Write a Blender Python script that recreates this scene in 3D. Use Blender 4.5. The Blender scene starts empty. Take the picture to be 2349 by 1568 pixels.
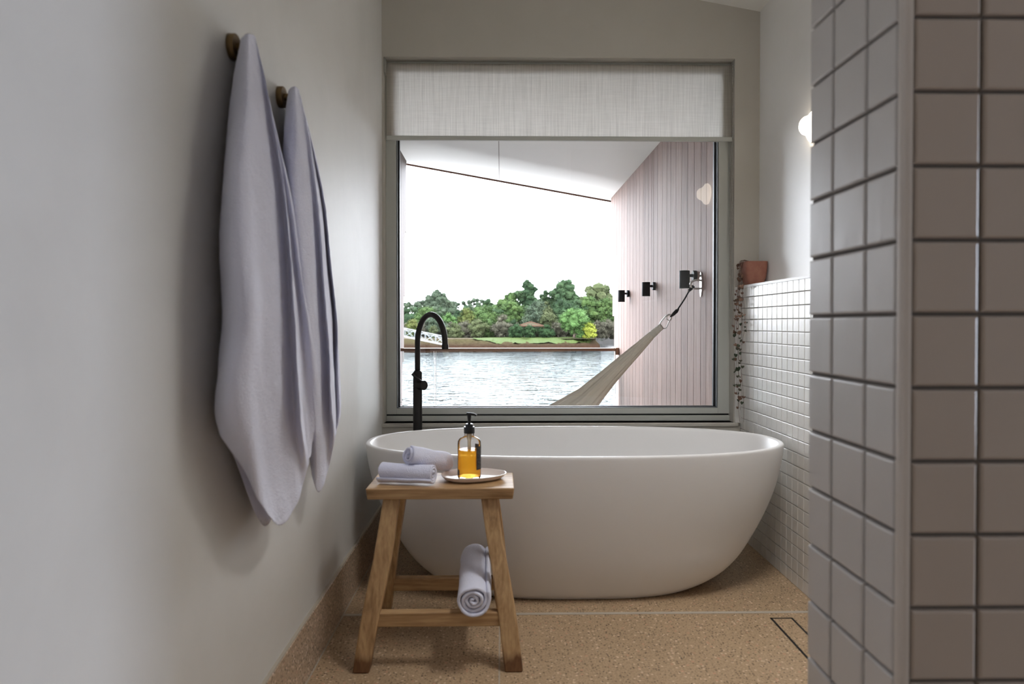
import bpy, bmesh, math, random
from mathutils import Vector, Matrix, noise
PI = math.pi
C = bpy.context.scene.collection
random.seed(7)

# ---------------------------------------------------------------- camera
F = 1566.0; CX, CY = 1174.5, 761.6
PITCH, YAW = 0.0125, math.atan(24.5 / F)
cam_d = bpy.data.cameras.new('camera'); cam = bpy.data.objects.new('camera', cam_d); C.objects.link(cam)
cam.location = (0, 0, 1.0); cam.rotation_euler = (PI / 2 - PITCH, 0, -YAW)
cam_d.sensor_width = 36; cam_d.lens = 36 * F / 2349
cam_d.shift_y = (CY - 784) / 2349
cam_d.clip_start = 0.02; cam_d.clip_end = 2000
cam_d.dof.use_dof = True; cam_d.dof.focus_distance = 4.5; cam_d.dof.aperture_fstop = 4.0
bpy.context.scene.camera = cam
RM = cam.rotation_euler.to_matrix()
def ray(u, v): return RM @ Vector(((u - CX) / F, -(v - CY) / F, -1))
O = Vector((0, 0, 1.0))
def atY(u, v, Y): d = ray(u, v); return O + d * (Y / d.y)
def atX(u, v, X): d = ray(u, v); return O + d * (X / d.x)
def atZ(u, v, Z): d = ray(u, v); return O + d * ((Z - 1.0) / d.z)

# ---------------------------------------------------------------- materials
def mat(name, col, rough=0.5, metal=0.0, **kw):
    m = bpy.data.materials.new(name); m.use_nodes = True
    b = m.node_tree.nodes['Principled BSDF']
    b.inputs['Base Color'].default_value = (*col, 1); b.inputs['Roughness'].default_value = rough
    b.inputs['Metallic'].default_value = metal
    for k, v in kw.items(): b.inputs[k].default_value = v
    return m
class G:                                     # small node helper
    def __init__(s, m): s.m = m; s.t = m.node_tree; s.b = s.t.nodes['Principled BSDF']; s.o = s.t.nodes['Material Output']
    def n(s, typ, **kw):
        x = s.t.nodes.new('ShaderNode' + typ)
        for k, v in kw.items():
            if k[0] == '_': setattr(x, k[1:], v)
            else: x.inputs[int(k[1:]) if k[0] == 'i' and k[1:].isdigit() else k].default_value = v
        return x
    def l(s, a, b): s.t.links.new(a, b)
    def pos(s, scale=(1, 1, 1), rot=(0, 0, 0), kind='Object'):
        mp = s.n('Mapping'); mp.inputs['Scale'].default_value = scale; mp.inputs['Rotation'].default_value = rot
        if kind == 'World': g = s.n('NewGeometry'); s.l(g.outputs['Position'], mp.inputs[0])
        else: tc = s.n('TexCoord'); s.l(tc.outputs[kind], mp.inputs[0])
        return mp.outputs[0]
    def noise(s, vec, scale, detail=4, rough=.5, dist=0):
        x = s.n('TexNoise', Scale=scale, Detail=detail, Roughness=rough, Distortion=dist); s.l(vec, x.inputs['Vector']); return x.outputs['Fac']
    def ramp(s, fac, stops, interp='LINEAR'):
        r = s.n('ValToRGB'); r.color_ramp.interpolation = interp
        e = r.color_ramp.elements
        while len(e) < len(stops): e.new(0.5)
        for k, (p, c) in enumerate(stops):
            e[k].position = p; e[k].color = (*c, 1) if len(c) == 3 else c
        s.l(fac, r.inputs[0]); return r.outputs[0]
    def mix(s, fac, a, b, mode='MIX'):
        x = s.n('Mix', _data_type='RGBA', _blend_type=mode)
        for sock, v in ((x.inputs[0], fac), (x.inputs[6], a), (x.inputs[7], b)):
            if isinstance(v, (int, float)): sock.default_value = v
            elif isinstance(v, tuple): sock.default_value = (*v, 1)
            else: s.l(v, sock)
        return x.outputs[2]
    def col(s, c): s.l(c, s.b.inputs['Base Color'])
    def bump(s, h, strength=.3, dist=.01):
        x = s.n('Bump', Strength=strength, Distance=dist); s.l(h, x.inputs['Height']); s.l(x.outputs[0], s.b.inputs['Normal'])
def g3(v): return (v, v, v)

M = {}
def plaster(name, c1, c2, rough=.5):
    m = mat(name, c1, rough); g = G(m); p = g.pos(kind='World')
    f = g.noise(p, 2.2, 5, .6, .4)
    g.col(g.ramp(f, [(.35, c1), (.65, c2)]))
    h = g.noise(g.pos((1, 1, .35), kind='World'), 9, 4, .6)
    g.bump(h, .12, .012); return m
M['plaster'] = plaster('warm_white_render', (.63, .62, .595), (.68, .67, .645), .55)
M['plaster_window_lit'] = plaster('window_lit_render', (.86, .86, .85), (.89, .89, .88), .4)  # upper right wall: window light put into a brighter base colour
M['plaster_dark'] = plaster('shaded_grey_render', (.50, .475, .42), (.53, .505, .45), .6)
M['ceiling'] = mat('ceiling_paint', (.80, .79, .75), .7)
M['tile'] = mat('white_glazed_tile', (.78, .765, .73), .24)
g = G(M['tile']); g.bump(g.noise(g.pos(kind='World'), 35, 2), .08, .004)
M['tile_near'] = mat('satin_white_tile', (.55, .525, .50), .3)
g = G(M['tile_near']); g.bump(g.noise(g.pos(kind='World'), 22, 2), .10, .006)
M['tile_front_shaded'] = M['tile_near'].copy(); M['tile_front_shaded'].node_tree.nodes['Principled BSDF'].inputs['Base Color'].default_value = (.42, .355, .295, 1)  # same tile for the front face, its warm shade painted into the colour
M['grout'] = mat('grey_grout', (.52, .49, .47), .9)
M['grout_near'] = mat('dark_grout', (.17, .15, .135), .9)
M['trim'] = mat('white_edge_trim', (.60, .55, .50), .35)
M['frame'] = mat('sage_grey_aluminium', (.52, .53, .49), .45)
M['gasket'] = mat('black_rubber', (.006, .007, .009), .5)
M['stone_white'] = mat('matt_white_stone', (.78, .77, .76), .42)
M['black_metal'] = mat('brushed_black_metal', (.022, .020, .019), .36, .6)
M['black'] = mat('black_plastic', (.008, .009, .011), .3)
M['black_powder'] = mat('black_powder_coat', (.006, .007, .009), .6, 0, **{'Specular IOR Level': .12})
M['strap'] = mat('black_strap', (.004, .004, .005), .8, 0, **{'Specular IOR Level': .05})
M['brass'] = mat('aged_brass', (.20, .135, .065), .38, .9)
M['steel'] = mat('stainless_steel', (.62, .60, .57), .25, 1)
M['bronze'] = mat('bronze_rail', (.22, .13, .085), .22, .7)
M['terracotta'] = mat('terracotta', (.30, .125, .085), .75)
g = G(M['terracotta']); f = g.noise(g.pos(), 30, 4); g.col(g.ramp(f, [(.3, (.27, .105, .07)), (.7, (.36, .16, .11))]))
M['soil'] = mat('potting_soil', (.05, .035, .025), .95)
M['soffit'] = mat('painted_soffit', (.74, .73, .695), .6)
M['seal'] = mat('soffit_joint', (.35, .33, .30), .8)
M['chain'] = mat('bead_chain_plastic', (.45, .44, .40), .4)
M['porcelain'] = mat('pinkish_ceramic', (.78, .70, .66), .22)

def fabric_towel():
    m = mat('white_terry_cloth', (.81, .83, .99), .95); g = G(m)
    g.b.inputs['Sheen Weight'].default_value = .25
    p = g.pos(kind='World')
    a = g.noise(p, 420, 2, .6); b2 = g.noise(p, 60, 3, .6)
    mx = g.n('Math', _operation='ADD'); g.l(a, mx.inputs[0]); g.l(b2, mx.inputs[1])
    g.bump(mx.outputs[0], .75, .004); return m
M['towel'] = fabric_towel()

def wood_stool():
    m = mat('natural_elm_wood', (.45, .28, .13), .55); g = G(m)
    p = g.pos((9, 9, 1.1)); f1 = g.noise(p, 3.0, 6, .62, 1.2)
    f2 = g.noise(g.pos((60, 60, 3)), 2.0, 3, .6)
    c = g.ramp(f1, [(.28, (.17, .085, .032)), (.42, (.37, .21, .092)), (.58, (.53, .345, .17)), (.75, (.43, .255, .115))])
    c = g.mix(.35, c, g.ramp(f2, [(.35, (.25, .14, .06)), (.65, (.60, .41, .22))]))
    # worn dark feet
    gg = g.n('NewGeometry'); sx = g.n('SeparateXYZ'); g.l(gg.outputs['Position'], sx.inputs[0])
    nz = g.noise(g.pos((30, 30, 4)), 2, 2); ad = g.n('Math', _operation='MULTIPLY_ADD', i1=-.07); g.l(nz, ad.inputs[0]); g.l(sx.outputs[2], ad.inputs[2])
    foot = g.ramp(ad.outputs[0], [(-0.0, (.34, .24, .18)), (.03, (1, 1, 1))])
    g.col(g.mix(1.0, c, foot, 'MULTIPLY')); g.bump(f1, .15, .003); return m
M['wood'] = wood_stool()
def wood_rot(name, rot):
    m = M['wood'].copy(); m.name = name
    for n in m.node_tree.nodes:
        if n.type == 'MAPPING': v = list(n.inputs['Scale'].default_value); n.inputs['Scale'].default_value = (v[2], v[1], v[0])
    return m
M['wood_x'] = wood_rot('natural_elm_wood_seat', (0, PI / 2, 0))

def terrazzo(name, tint=(1.0, 1.0, 1.0)):
    m = mat(name, (.4, .3, .2), .38); g = G(m); p = g.pos(kind='World')
    T = lambda r, g_, b: (r * tint[0], g_ * tint[1], b * tint[2])
    base = g.ramp(g.noise(p, 3.5, 4), [(.3, T(.37, .26, .155)), (.7, T(.47, .335, .205))])
    fine = g.noise(p, 160, 3, .7)
    base = g.mix(.55, base, g.ramp(fine, [(.34, T(.20, .135, .08)), (.5, T(.42, .29, .175)), (.68, T(.62, .46, .31))]))
    for sc, th, c, rnd in ((75, .16, (.66, .50, .36), .35), (110, .17, (.13, .085, .05), .5), (48, .12, (.52, .30, .19), .3)):
        v = g.n('TexVoronoi', Scale=sc); g.l(p, v.inputs['Vector'])
        sp = g.n('SeparateColor'); g.l(v.outputs['Color'], sp.inputs[0])
        a = g.n('Math', _operation='LESS_THAN', i1=th * 1.8); g.l(v.outputs['Distance'], a.inputs[0])
        b2 = g.n('Math', _operation='LESS_THAN', i1=rnd); g.l(sp.outputs[0], b2.inputs[0])
        a2 = g.n('Math', _operation='MULTIPLY'); g.l(a.outputs[0], a2.inputs[0]); g.l(b2.outputs[0], a2.inputs[1])
        base = g.mix(a2.outputs[0], base, T(*c))
    g.col(base); return m
M['terrazzo'] = terrazzo('tan_terrazzo')
M['terrazzo_base'] = terrazzo('brown_terrazzo_skirting', (1.16, 1.24, 1.42))
M['joint'] = mat('pale_floor_joint', (.45, .40, .33), .6)

def timber(name, tint):
    m = mat(name, (.5, .38, .33), .65, 0, **{'Specular IOR Level': .12}); g = G(m)
    p = g.pos((1, 7, .55), kind='World'); f = g.noise(p, 5.5, 6, .68, .8)
    f2 = g.noise(g.pos((1, 60, .7), kind='World'), 2.6, 3, .6)
    c = g.ramp(f, [(.3, (.20, .135, .11)), (.46, (.40, .305, .265)), (.62, (.52, .425, .385)), (.8, (.44, .345, .30))])
    c = g.mix(.45, c, g.ramp(f2, [(.35, (.27, .185, .15)), (.6, (.56, .47, .43))]))
    v = g.n('Attribute', _attribute_name='board'); 
    c = g.mix(.55, c, v.outputs['Color'], 'MULTIPLY')
    g.col(g.mix(1.0, c, tint, 'MULTIPLY')); return m
M['timber'] = timber('weathered_timber_board', (.60, .505, .475))
M['timber_left'] = timber('grey_timber_board', (.17, .155, .15))
M['dark_gap'] = mat('dark_gap', (.05, .035, .03), .9)
M['deck'] = mat('deck_board', (.52, .46, .41), .8)

def thin_glass(name, tint=(1, 1, 1), refl=.9, ior=1.5):
    m = bpy.data.materials.new(name); m.use_nodes = True; t = m.node_tree; t.nodes.clear()
    o = t.nodes.new('ShaderNodeOutputMaterial'); mx = t.nodes.new('ShaderNodeMixShader')
    tr = t.nodes.new('ShaderNodeBsdfTransparent'); tr.inputs[0].default_value = (*tint, 1)
    gl = t.nodes.new('ShaderNodeBsdfGlossy'); gl.inputs['Roughness'].default_value = 0.0; gl.inputs[0].default_value = (refl, refl, refl, 1)
    fr = t.nodes.new('ShaderNodeFresnel'); fr.inputs[0].default_value = ior
    t.links.new(fr.outputs[0], mx.inputs[0]); t.links.new(tr.outputs[0], mx.inputs[1]); t.links.new(gl.outputs[0], mx.inputs[2])
    t.links.new(mx.outputs[0], o.inputs[0]); return m
M['glass'] = thin_glass('window_glass', (.97, .98, .98))
M['glass_rail'] = thin_glass('balustrade_glass', (.90, .94, .94))
M['bottle'] = thin_glass('clear_bottle_glass', (.97, .975, .975), .9, 1.18)
M['glass_edge'] = mat('glass_edge', (.80, .85, .84), .3)
M['liquid'] = mat('amber_soap', (1.0, .70, .13), .1, 0, **{'Transmission Weight': .8, 'IOR': 1.06, 'Specular IOR Level': .2})
g = G(M['liquid']); tl_ = g.n('BsdfTranslucent'); tl_.inputs[0].default_value = (1.0, .56, .07, 1); mx_ = g.n('MixShader'); mx_.inputs[0].default_value = .5
g.l(g.b.outputs[0], mx_.inputs[1]); g.l(tl_.outputs[0], mx_.inputs[2]); g.l(mx_.outputs[0], g.o.inputs[0])
M['tube'] = mat('dip_tube', (.62, .52, .36), .4, 0, **{'Transmission Weight': .3})

def label_mat():
    m = mat('black_label', (.01, .01, .012), .5); g = G(m)
    p = g.pos((1, 1, 1)); sx = g.n('SeparateXYZ'); g.l(p, sx.inputs[0])
    st = g.noise(g.pos((160, 160, 420)), 1, 2, .7)
    # faint grey print, two blocks
    f = g.ramp(st, [(.5, (.008, .008, .01)), (.64, (.10, .10, .10))])
    g.col(f); return m
M['label'] = label_mat()

def blind_mat():
    m = mat('woven_blind_fabric', (.62, .575, .51), .9); g = G(m); t = g.t
    a = g.noise(g.pos((230, 1, 5), kind='World'), 1, 3, .6); b2 = g.noise(g.pos((9, 1, 260), kind='World'), 1, 3, .6)
    c = g.ramp(a, [(.3, (.60, .575, .53)), (.7, (.90, .87, .82))]); c2 = g.ramp(b2, [(.3, (.68, .65, .605)), (.7, (.86, .83, .78))])
    c = g.mix(.4, c, c2); g.col(c)
    tl = g.n('BsdfTranslucent'); g.l(c, tl.inputs[0]); mx = g.n('MixShader'); mx.inputs[0].default_value = .82
    g.l(g.b.outputs[0], mx.inputs[1]); g.l(tl.outputs[0], mx.inputs[2]); g.l(mx.outputs[0], g.o.inputs[0]); return m
M['blind'] = blind_mat()

def emis(name, col, s):
    m = mat(name, col, .4); b = m.node_tree.nodes['Principled BSDF']
    b.inputs['Emission Color'].default_value = (*col, 1); b.inputs['Emission Strength'].default_value = s; return m
M['lamp'] = emis('glowing_opal_glass', (1, .86, .68), 9)

OUT = .30                                    # overcast glare outside: keep outdoor paints and leaves fairly deep
def leafy(name, c1, c2, c3, sc=.45):
    c1, c2, c3 = [tuple(x * OUT for x in c) for c in (c1, c2, c3)]
    m = mat(name, c2, .75); g = G(m); g.b.inputs['Specular IOR Level'].default_value = .03
    p = g.pos(kind='World'); f = g.noise(p, sc, 3, .6); f2 = g.noise(p, 2.2, 2)
    c = g.ramp(f, [(.32, c1), (.5, c2), (.7, c3)])
    g.col(g.mix(.3, c, g.ramp(f2, [(.3, c1), (.7, c3)])))
    return m
M['gum'] = leafy('grey_green_gum_leaves', (.035, .055, .035), (.075, .105, .065), (.13, .165, .10))
M['dark_green'] = leafy('dark_green_leaves', (.020, .042, .022), (.045, .085, .038), (.085, .135, .06))
M['mid_green'] = leafy('mid_green_leaves', (.030, .060, .020), (.075, .130, .040), (.13, .195, .06))
M['bright'] = leafy('bright_green_leaves', (.055, .115, .03), (.105, .205, .06), (.17, .29, .10))
M['olive'] = leafy('olive_leaves', (.045, .062, .028), (.095, .115, .05), (.15, .17, .08))
M['yellow_green'] = leafy('yellow_green_leaves', (.05, .08, .022), (.10, .13, .036), (.165, .175, .055))
M['yellow'] = leafy('yellow_lime_leaves', (.19, .25, .03), (.34, .38, .055), (.50, .52, .10))
M['brown_grey'] = leafy('grey_brown_twigs', (.055, .05, .038), (.10, .095, .065), (.16, .155, .105))
M['ivy'] = leafy('dark_ivy_leaves', (.012, .030, .014), (.03, .065, .025), (.06, .11, .04), 1.5)
M['bark'] = mat('tree_bark', (.09, .065, .05), .9)
M['bark_pale'] = mat('pale_bark', (.22, .19, .15), .9)
M['heart_leaf'] = mat('heart_leaves', (.10, .08, .05), .6)
g = G(M['heart_leaf']); r = g.n('NewGeometry'); g.col(g.ramp(r.outputs['Random Per Island'], [(0, (.03, .05, .025)), (.45, (.07, .065, .035)), (.6, (.13, .065, .04)), (1, (.23, .13, .085))], 'LINEAR'))
M['vine_stem'] = mat('thin_vine_stem', (.16, .10, .075), .7)
M['hammock'] = mat('cream_hammock_cloth', (.60, .535, .44), .9, 0, **{'Specular IOR Level': 0.0})
g = G(M['hammock']); g.bump(g.noise(g.pos(kind='World'), 90, 3), .4, .004)
M['cream_rope'] = mat('cream_rope', (.55, .51, .43), .9)
M['white_metal'] = mat('white_painted_steel', (.11, .118, .122), .6)
M['brown_roof'] = mat('red_brown_roof', (.05, .025, .017), .9, 0, **{'Specular IOR Level': .05})
M['roof_lattice'] = mat('brown_roof_lattice', (.024, .019, .011), .9, 0, **{'Specular IOR Level': .05})

def bank_mat():
    m = mat('far_bank_ground', (.2, .15, .1), .95, 0, **{'Specular IOR Level': 0.0}); g = G(m)
    gg = g.n('NewGeometry'); sx = g.n('SeparateXYZ'); g.l(gg.outputs['Position'], sx.inputs[0])
    nz = g.noise(g.pos((.6, .6, 1.5), kind='World'), 1, 5, .65)
    h = g.n('Math', _operation='MULTIPLY_ADD', i1=.5); g.l(nz, h.inputs[0]); g.l(sx.outputs[2], h.inputs[2])
    mr = g.n('MapRange'); mr.inputs[1].default_value = -3.0; mr.inputs[2].default_value = -.9; g.l(h.outputs[0], mr.inputs[0])
    c = g.ramp(mr.outputs[0], [(0, (.06, .04, .028)), (.3, (.24, .13, .085)), (.5, (.20, .12, .08)), (.64, (.27, .20, .12)), (.82, (.32, .27, .14)), (.95, (.36, .29, .17))])
    sp = g.ramp(g.noise(g.pos((1, 1, 3), kind='World'), 2.5, 4, .7), [(.35, (.45, .45, .45)), (.65, (1.25, 1.25, 1.2))])
    g.col(g.mix(1.0, g.mix(.8, c, sp, 'MULTIPLY'), g3(.07), 'MULTIPLY')); return m
M['bank'] = bank_mat()
M['lawn'] = leafy('mown_lawn', (.055, .085, .02), (.07, .105, .024), (.08, .105, .032), .2)
M['dry'] = leafy('dry_grass', (.13, .105, .065), (.155, .125, .08), (.18, .155, .105), .15)

def water_mat():
    m = mat('rippled_lake_water', (.01, .012, .013), .12); g = G(m); t = g.t
    a = g.noise(g.pos((.7, 1.0, 1), kind='World'), 1.0, 3, .55, .3)
    b2 = g.noise(g.pos((.10, .16, 1), kind='World'), 1.0, 3, .6, .4)
    ad = g.n('Math', _operation='MULTIPLY_ADD', i1=.45); g.l(b2, ad.inputs[0]); g.l(a, ad.inputs[2])
    bp = g.n('Bump', Strength=1.0, Distance=.24); g.l(ad.outputs[0], bp.inputs['Height'])
    df = g.n('BsdfDiffuse'); df.inputs[0].default_value = (.012, .015, .017, 1)
    gl = g.n('BsdfGlossy'); gl.inputs[0].default_value = (.45, .44, .43, 1); gl.inputs['Roughness'].default_value = .08
    fr = g.n('Fresnel'); fr.inputs[0].default_value = 1.33
    for x in (gl, fr): g.l(bp.outputs[0], x.inputs['Normal'])
    mx = g.n('MixShader'); g.l(fr.outputs[0], mx.inputs[0]); g.l(df.outputs[0], mx.inputs[1]); g.l(gl.outputs[0], mx.inputs[2]); g.l(mx.outputs[0], g.o.inputs[0])
    return m
M['water'] = water_mat()

# ---------------------------------------------------------------- mesh helpers
class MB:
    def __init__(s): s.v = []; s.f = []
    def add(s, vs, fs):
        o = len(s.v); s.v += [tuple(x) for x in vs]; s.f += [tuple(i + o for i in f) for f in fs]; return s
    def box(s, lo, hi):
        x0, y0, z0 = lo; x1, y1, z1 = hi
        return s.add([(x0, y0, z0), (x1, y0, z0), (x1, y1, z0), (x0, y1, z0), (x0, y0, z1), (x1, y0, z1), (x1, y1, z1), (x0, y1, z1)],
                     [(3, 2, 1, 0), (4, 5, 6, 7), (0, 1, 5, 4), (1, 2, 6, 5), (2, 3, 7, 6), (3, 0, 4, 7)])
    def hexa(s, b, t):          # bottom quad, top quad (ccw from above)
        return s.add(list(b) + list(t), [(3, 2, 1, 0), (4, 5, 6, 7), (0, 1, 5, 4), (1, 2, 6, 5), (2, 3, 7, 6), (3, 0, 4, 7)])
    def beam(s, a, b, w, h=None):
        a = Vector(a); b = Vector(b); h = h or w; d = (b - a).normalized()
        up = Vector((0, 0, 1)) if abs(d.z) < .95 else Vector((0, 1, 0))
        x = d.cross(up).normalized() * w / 2; y = x.cross(d).normalized() * h / 2
        q = lambda c: [c - x - y, c + x - y, c + x + y, c - x + y]
        return s.add(q(a) + q(b), [(0, 1, 2, 3), (7, 6, 5, 4), (4, 5, 1, 0), (5, 6, 2, 1), (6, 7, 3, 2), (7, 4, 0, 3)])
    def loft(s, rings, closed=True, cap=True):
        n = len(rings[0]); o = len(s.v); s.v += [tuple(p) for r in rings for p in r]
        for i in range(len(rings) - 1):
            for j in range(n if closed else n - 1):
                k = (j + 1) % n
                s.f.append((o + i * n + j, o + i * n + k, o + (i + 1) * n + k, o + (i + 1) * n + j))
        if cap:
            s.f.append(tuple(o + j for j in range(n))[::-1]); e = o + (len(rings) - 1) * n; s.f.append(tuple(e + j for j in range(n)))
        return s
    def tube(s, pts, r, seg=12, closed=False):
        pts = [Vector(p) for p in pts]; n = len(pts); rings = []; prev = None
        for i, p in enumerate(pts):
            if closed: d = (pts[(i + 1) % n] - pts[i - 1]).normalized()
            else: d = (pts[min(i + 1, n - 1)] - pts[max(i - 1, 0)]).normalized()
            if prev is None: a = d.orthogonal().normalized()
            else: a = (prev - d * prev.dot(d)).normalized()
            prev = a; b = d.cross(a); rr = r(i / (n - 1)) if callable(r) else r
            rings.append([p + (a * math.cos(t) + b * math.sin(t)) * rr for t in [2 * PI * k / seg for k in range(seg)]])
        if closed: rings.append(rings[0])
        return s.loft(rings, True, not closed)
    def lathe(s, prof, o=(0, 0, 0), ax='z', seg=32):
        rings = []; o = Vector(o)
        for r, h in prof:
            r = max(r, 1e-5); ring = []
            for k in range(seg):
                t = 2 * PI * k / seg; a, b = r * math.cos(t), r * math.sin(t)
                ring.append(o + Vector({'z': (a, b, h), 'x': (h, a, b), 'y': (b, h, a)}[ax]))
            rings.append(ring)
        return s.loft(rings)
    def build(s, name, m, parent=None, smooth=False, bevel=0, seg=2, recalc=True, angle=None):
        me = bpy.data.meshes.new(name); me.from_pydata(s.v, [], s.f)
        if recalc:
            bm = bmesh.new(); bm.from_mesh(me); bmesh.ops.recalc_face_normals(bm, faces=bm.faces); bm.to_mesh(me); bm.free()
        if smooth:
            me.polygons.foreach_set('use_smooth', [True] * len(me.polygons))
            if angle: me.set_sharp_from_angle(angle=angle)
        me.materials.append(M[m] if isinstance(m, str) else m); me.update()
        o = bpy.data.objects.new(name, me); C.objects.link(o)
        if parent:
            o.parent = parent; root = parent
            while root.parent: root = root.parent
            me.transform(Matrix.Translation(-root.location))
        if bevel:
            b = o.modifiers.new('edge', 'BEVEL'); b.width = bevel; b.segments = seg; b.limit_method = 'ANGLE'; b.harden_normals = False
        return o
def tag(o, label, cat, group=None, kind=None):
    o['label'] = label; o['category'] = cat
    if group: o['group'] = group
    if kind: o['kind'] = kind
    return o
def thing(name, label, cat, loc, group=None, kind=None):
    o = bpy.data.objects.new(name, None); C.objects.link(o); o.location = loc; o.empty_display_size = .05
    return tag(o, label, cat, group, kind)
def struct(name, mb, m, label, cat, **kw): return tag(mb.build(name, m, **kw), label, cat, kind='structure')
def catmull(pts, n, closed=False):
    pts = [Vector(p) for p in pts]; L = len(pts); out = []
    for k in range(n):
        s = (k / n * L) if closed else (k / (n - 1) * (L - 1)); i = int(s)
        if not closed: i = min(i, L - 2)
        f = s - i
        g = (lambda j: pts[j % L]) if closed else (lambda j: pts[max(0, min(L - 1, j))])
        a, b, c, d = g(i - 1), g(i), g(i + 1), g(i + 2)
        out.append(.5 * (2 * b + (c - a) * f + (2 * a - 5 * b + 4 * c - d) * f * f + (3 * b - a - 3 * c + d) * f ** 3))
    return out
def interp(tab, x):
    for (x0, y0), (x1, y1) in zip(tab, tab[1:]):
        if x <= x1: return y0 + (y1 - y0) * (x - x0) / (x1 - x0)
    return tab[-1][1]
def tiles(mb, o, ux, uy, us, vs, gap, depth, bev):
    """glazed tiles with soft edges; us/vs: grid lines; o origin, ux/uy unit dirs; out = ux x uy"""
    o = Vector(o); ux = Vector(ux); uy = Vector(uy); nn = ux.cross(uy)
    for a0, a1 in zip(us, us[1:]):
        for b0, b1 in zip(vs, vs[1:]):
            if a1 - a0 < gap * 2 or b1 - b0 < gap * 2: continue
            rings = []
            for ins, h in ((0, 0), (0, depth - bev), (bev * .3, depth - bev * .3), (bev, depth)):
                i = gap / 2 + ins
                rings.append([o + ux * x + uy * y + nn * h for x, y in ((a0 + i, b0 + i), (a1 - i, b0 + i), (a1 - i, b1 - i), (a0 + i, b1 - i))])
            k = len(mb.v); mb.v += [tuple(p) for r in rings for p in r]
            for q in range(3):
                for j in range(4): mb.f.append((k + q * 4 + j, k + q * 4 + (j + 1) % 4, k + q * 4 + 4 + (j + 1) % 4, k + q * 4 + 4 + j))
            mb.f.append((k + 12, k + 13, k + 14, k + 15))

# ---------------------------------------------------------------- room shell
XL, YW, XR, XT = -.555, 3.195, 1.212, 1.12      # left wall, window wall, upper right wall, tiled lower right wall
WX0, WX1, WZ0, WZ1 = -.548, 1.094, .54, 2.24    # window opening
CZ = lambda x: 2.459 + (XR - x) * .182
YB = -2.2
struct('floor', MB().box((XL - .1, YB - .1, -.1), (4.4, YW + .2, 0)), 'terrazzo', 'tan speckled terrazzo bathroom floor under the bath and stool', 'floor')
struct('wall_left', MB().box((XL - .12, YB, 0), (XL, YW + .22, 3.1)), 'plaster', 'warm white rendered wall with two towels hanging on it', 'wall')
w = MB()
w.box((XL, YW, 0), (WX1, YW + .22, WZ0 - .005)).box((XL, YW, WZ1), (XR + .12, YW + .22, 3.0)).box((WX1, YW, 0), (XR + .12, YW + .22, WZ1)).box((XL, YW, WZ0 - .005), (WX0, YW + .22, WZ1))
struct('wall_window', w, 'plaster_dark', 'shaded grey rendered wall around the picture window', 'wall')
struct('wall_right', MB().box((XR, 1.21, 1.17), (XR + .12, YW, 3.0)), 'plaster_window_lit', 'smooth rendered upper wall above the tiled ledge', 'wall')
ceil = MB(); z0, z1 = CZ(XL - .1), CZ(4.4)
ceil.hexa([(XL - .1, YB - .1, z0), (4.4, YB - .1, z1), (4.4, YW + .2, z1), (XL - .1, YW + .2, z0)], [(XL - .1, YB - .1, z0 + .1), (4.4, YB - .1, z1 + .1), (4.4, YW + .2, z1 + .1), (XL - .1, YW + .2, z0 + .1)])
struct('ceiling', ceil, 'ceiling', 'white sloping ceiling above the window wall', 'ceiling')
struct('wall_behind', MB().box((XL, YB - .1, 0), (4.4, YB, 3.1)), 'plaster_dark', 'rendered wall behind the viewer', 'wall')
struct('wall_far_right', MB().box((4.3, YB, 0), (4.4, .92, 3.0)), 'plaster_dark', 'rendered side wall beyond the shower screen wall', 'wall')
# tiled lower right wall with ledge
wr = tag(MB().box((XT + .006, 1.21, 0), (XR + .12, YW, 1.165)).build('wall_right_lower', 'grout'), 'low wall of small square white mosaic tiles beside the bath', 'wall', kind='structure')
tm = MB(); P = .051
ys = [YW - .025 - P * k for k in range(0, 40)]
tiles(tm, (XT + .006, 0, 0), (0, -1, 0), (0, 0, 1), [-YW] + [-y for y in ys], [1.172 - P * k for k in range(23, -1, -1)], .0030, .0045, .0016)
tm.build('tile_field', 'tile', wr)
MB().box((XT - .001, 1.21, 1.165), (XR, YW, 1.178)).build('ledge_cap', 'stone_white', wr, bevel=.002)
# window-wall lower tiled zone + thin ledge
wl = tag(MB().box((XL, YW - .016, 0), (XT, YW, .52)).build('wall_window_lower', 'plaster_dark'), 'low rendered upstand under the window behind the bath', 'wall', kind='structure')
MB().box((XL, YW - .024, .52), (XT - .01, YW + .06, .535)).build('ledge_cap', 'plaster_dark', wl, bevel=.002)
# strip of tile between the reveal and the mosaic wall
struct('trim_reveal', MB().box((WX1 + .004, YW - .012, .535), (XT + .006, YW, 1.17)), 'tile', 'narrow white tile strip in the corner beside the window', 'trim', bevel=.002)
# skirting
sk = MB().box((XL, YB, 0), (XL + .011, YW - .024, .166)); struct('baseboard_left', sk, 'terrazzo_base', 'tall brown terrazzo skirting along the left wall', 'skirting', bevel=.0015)
struct('trim_skirting_joint', MB().box((XL + .010, YB, 0), (XL + .0145, YW - .024, .0015)), 'joint', 'thin pale joint where the skirting meets the floor', 'trim')
struct('trim_skirting_bead', MB().box((XL, YB, .166), (XL + .009, YW - .024, .169)), 'joint', 'thin pale bead along the top of the skirting', 'trim')
ft = MB().box((XL + .011, 2.332, 0), (XT, 2.348, .0012)); struct('trim_floor_joint', ft, 'joint', 'pale joint strip running across the floor before the bath', 'trim')
struct('trim_tile_joint', MB().box((-.008, .5, 0), (-.004, 2.332, .0008)), 'joint', 'thin floor joint running towards the stool', 'trim')

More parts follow.
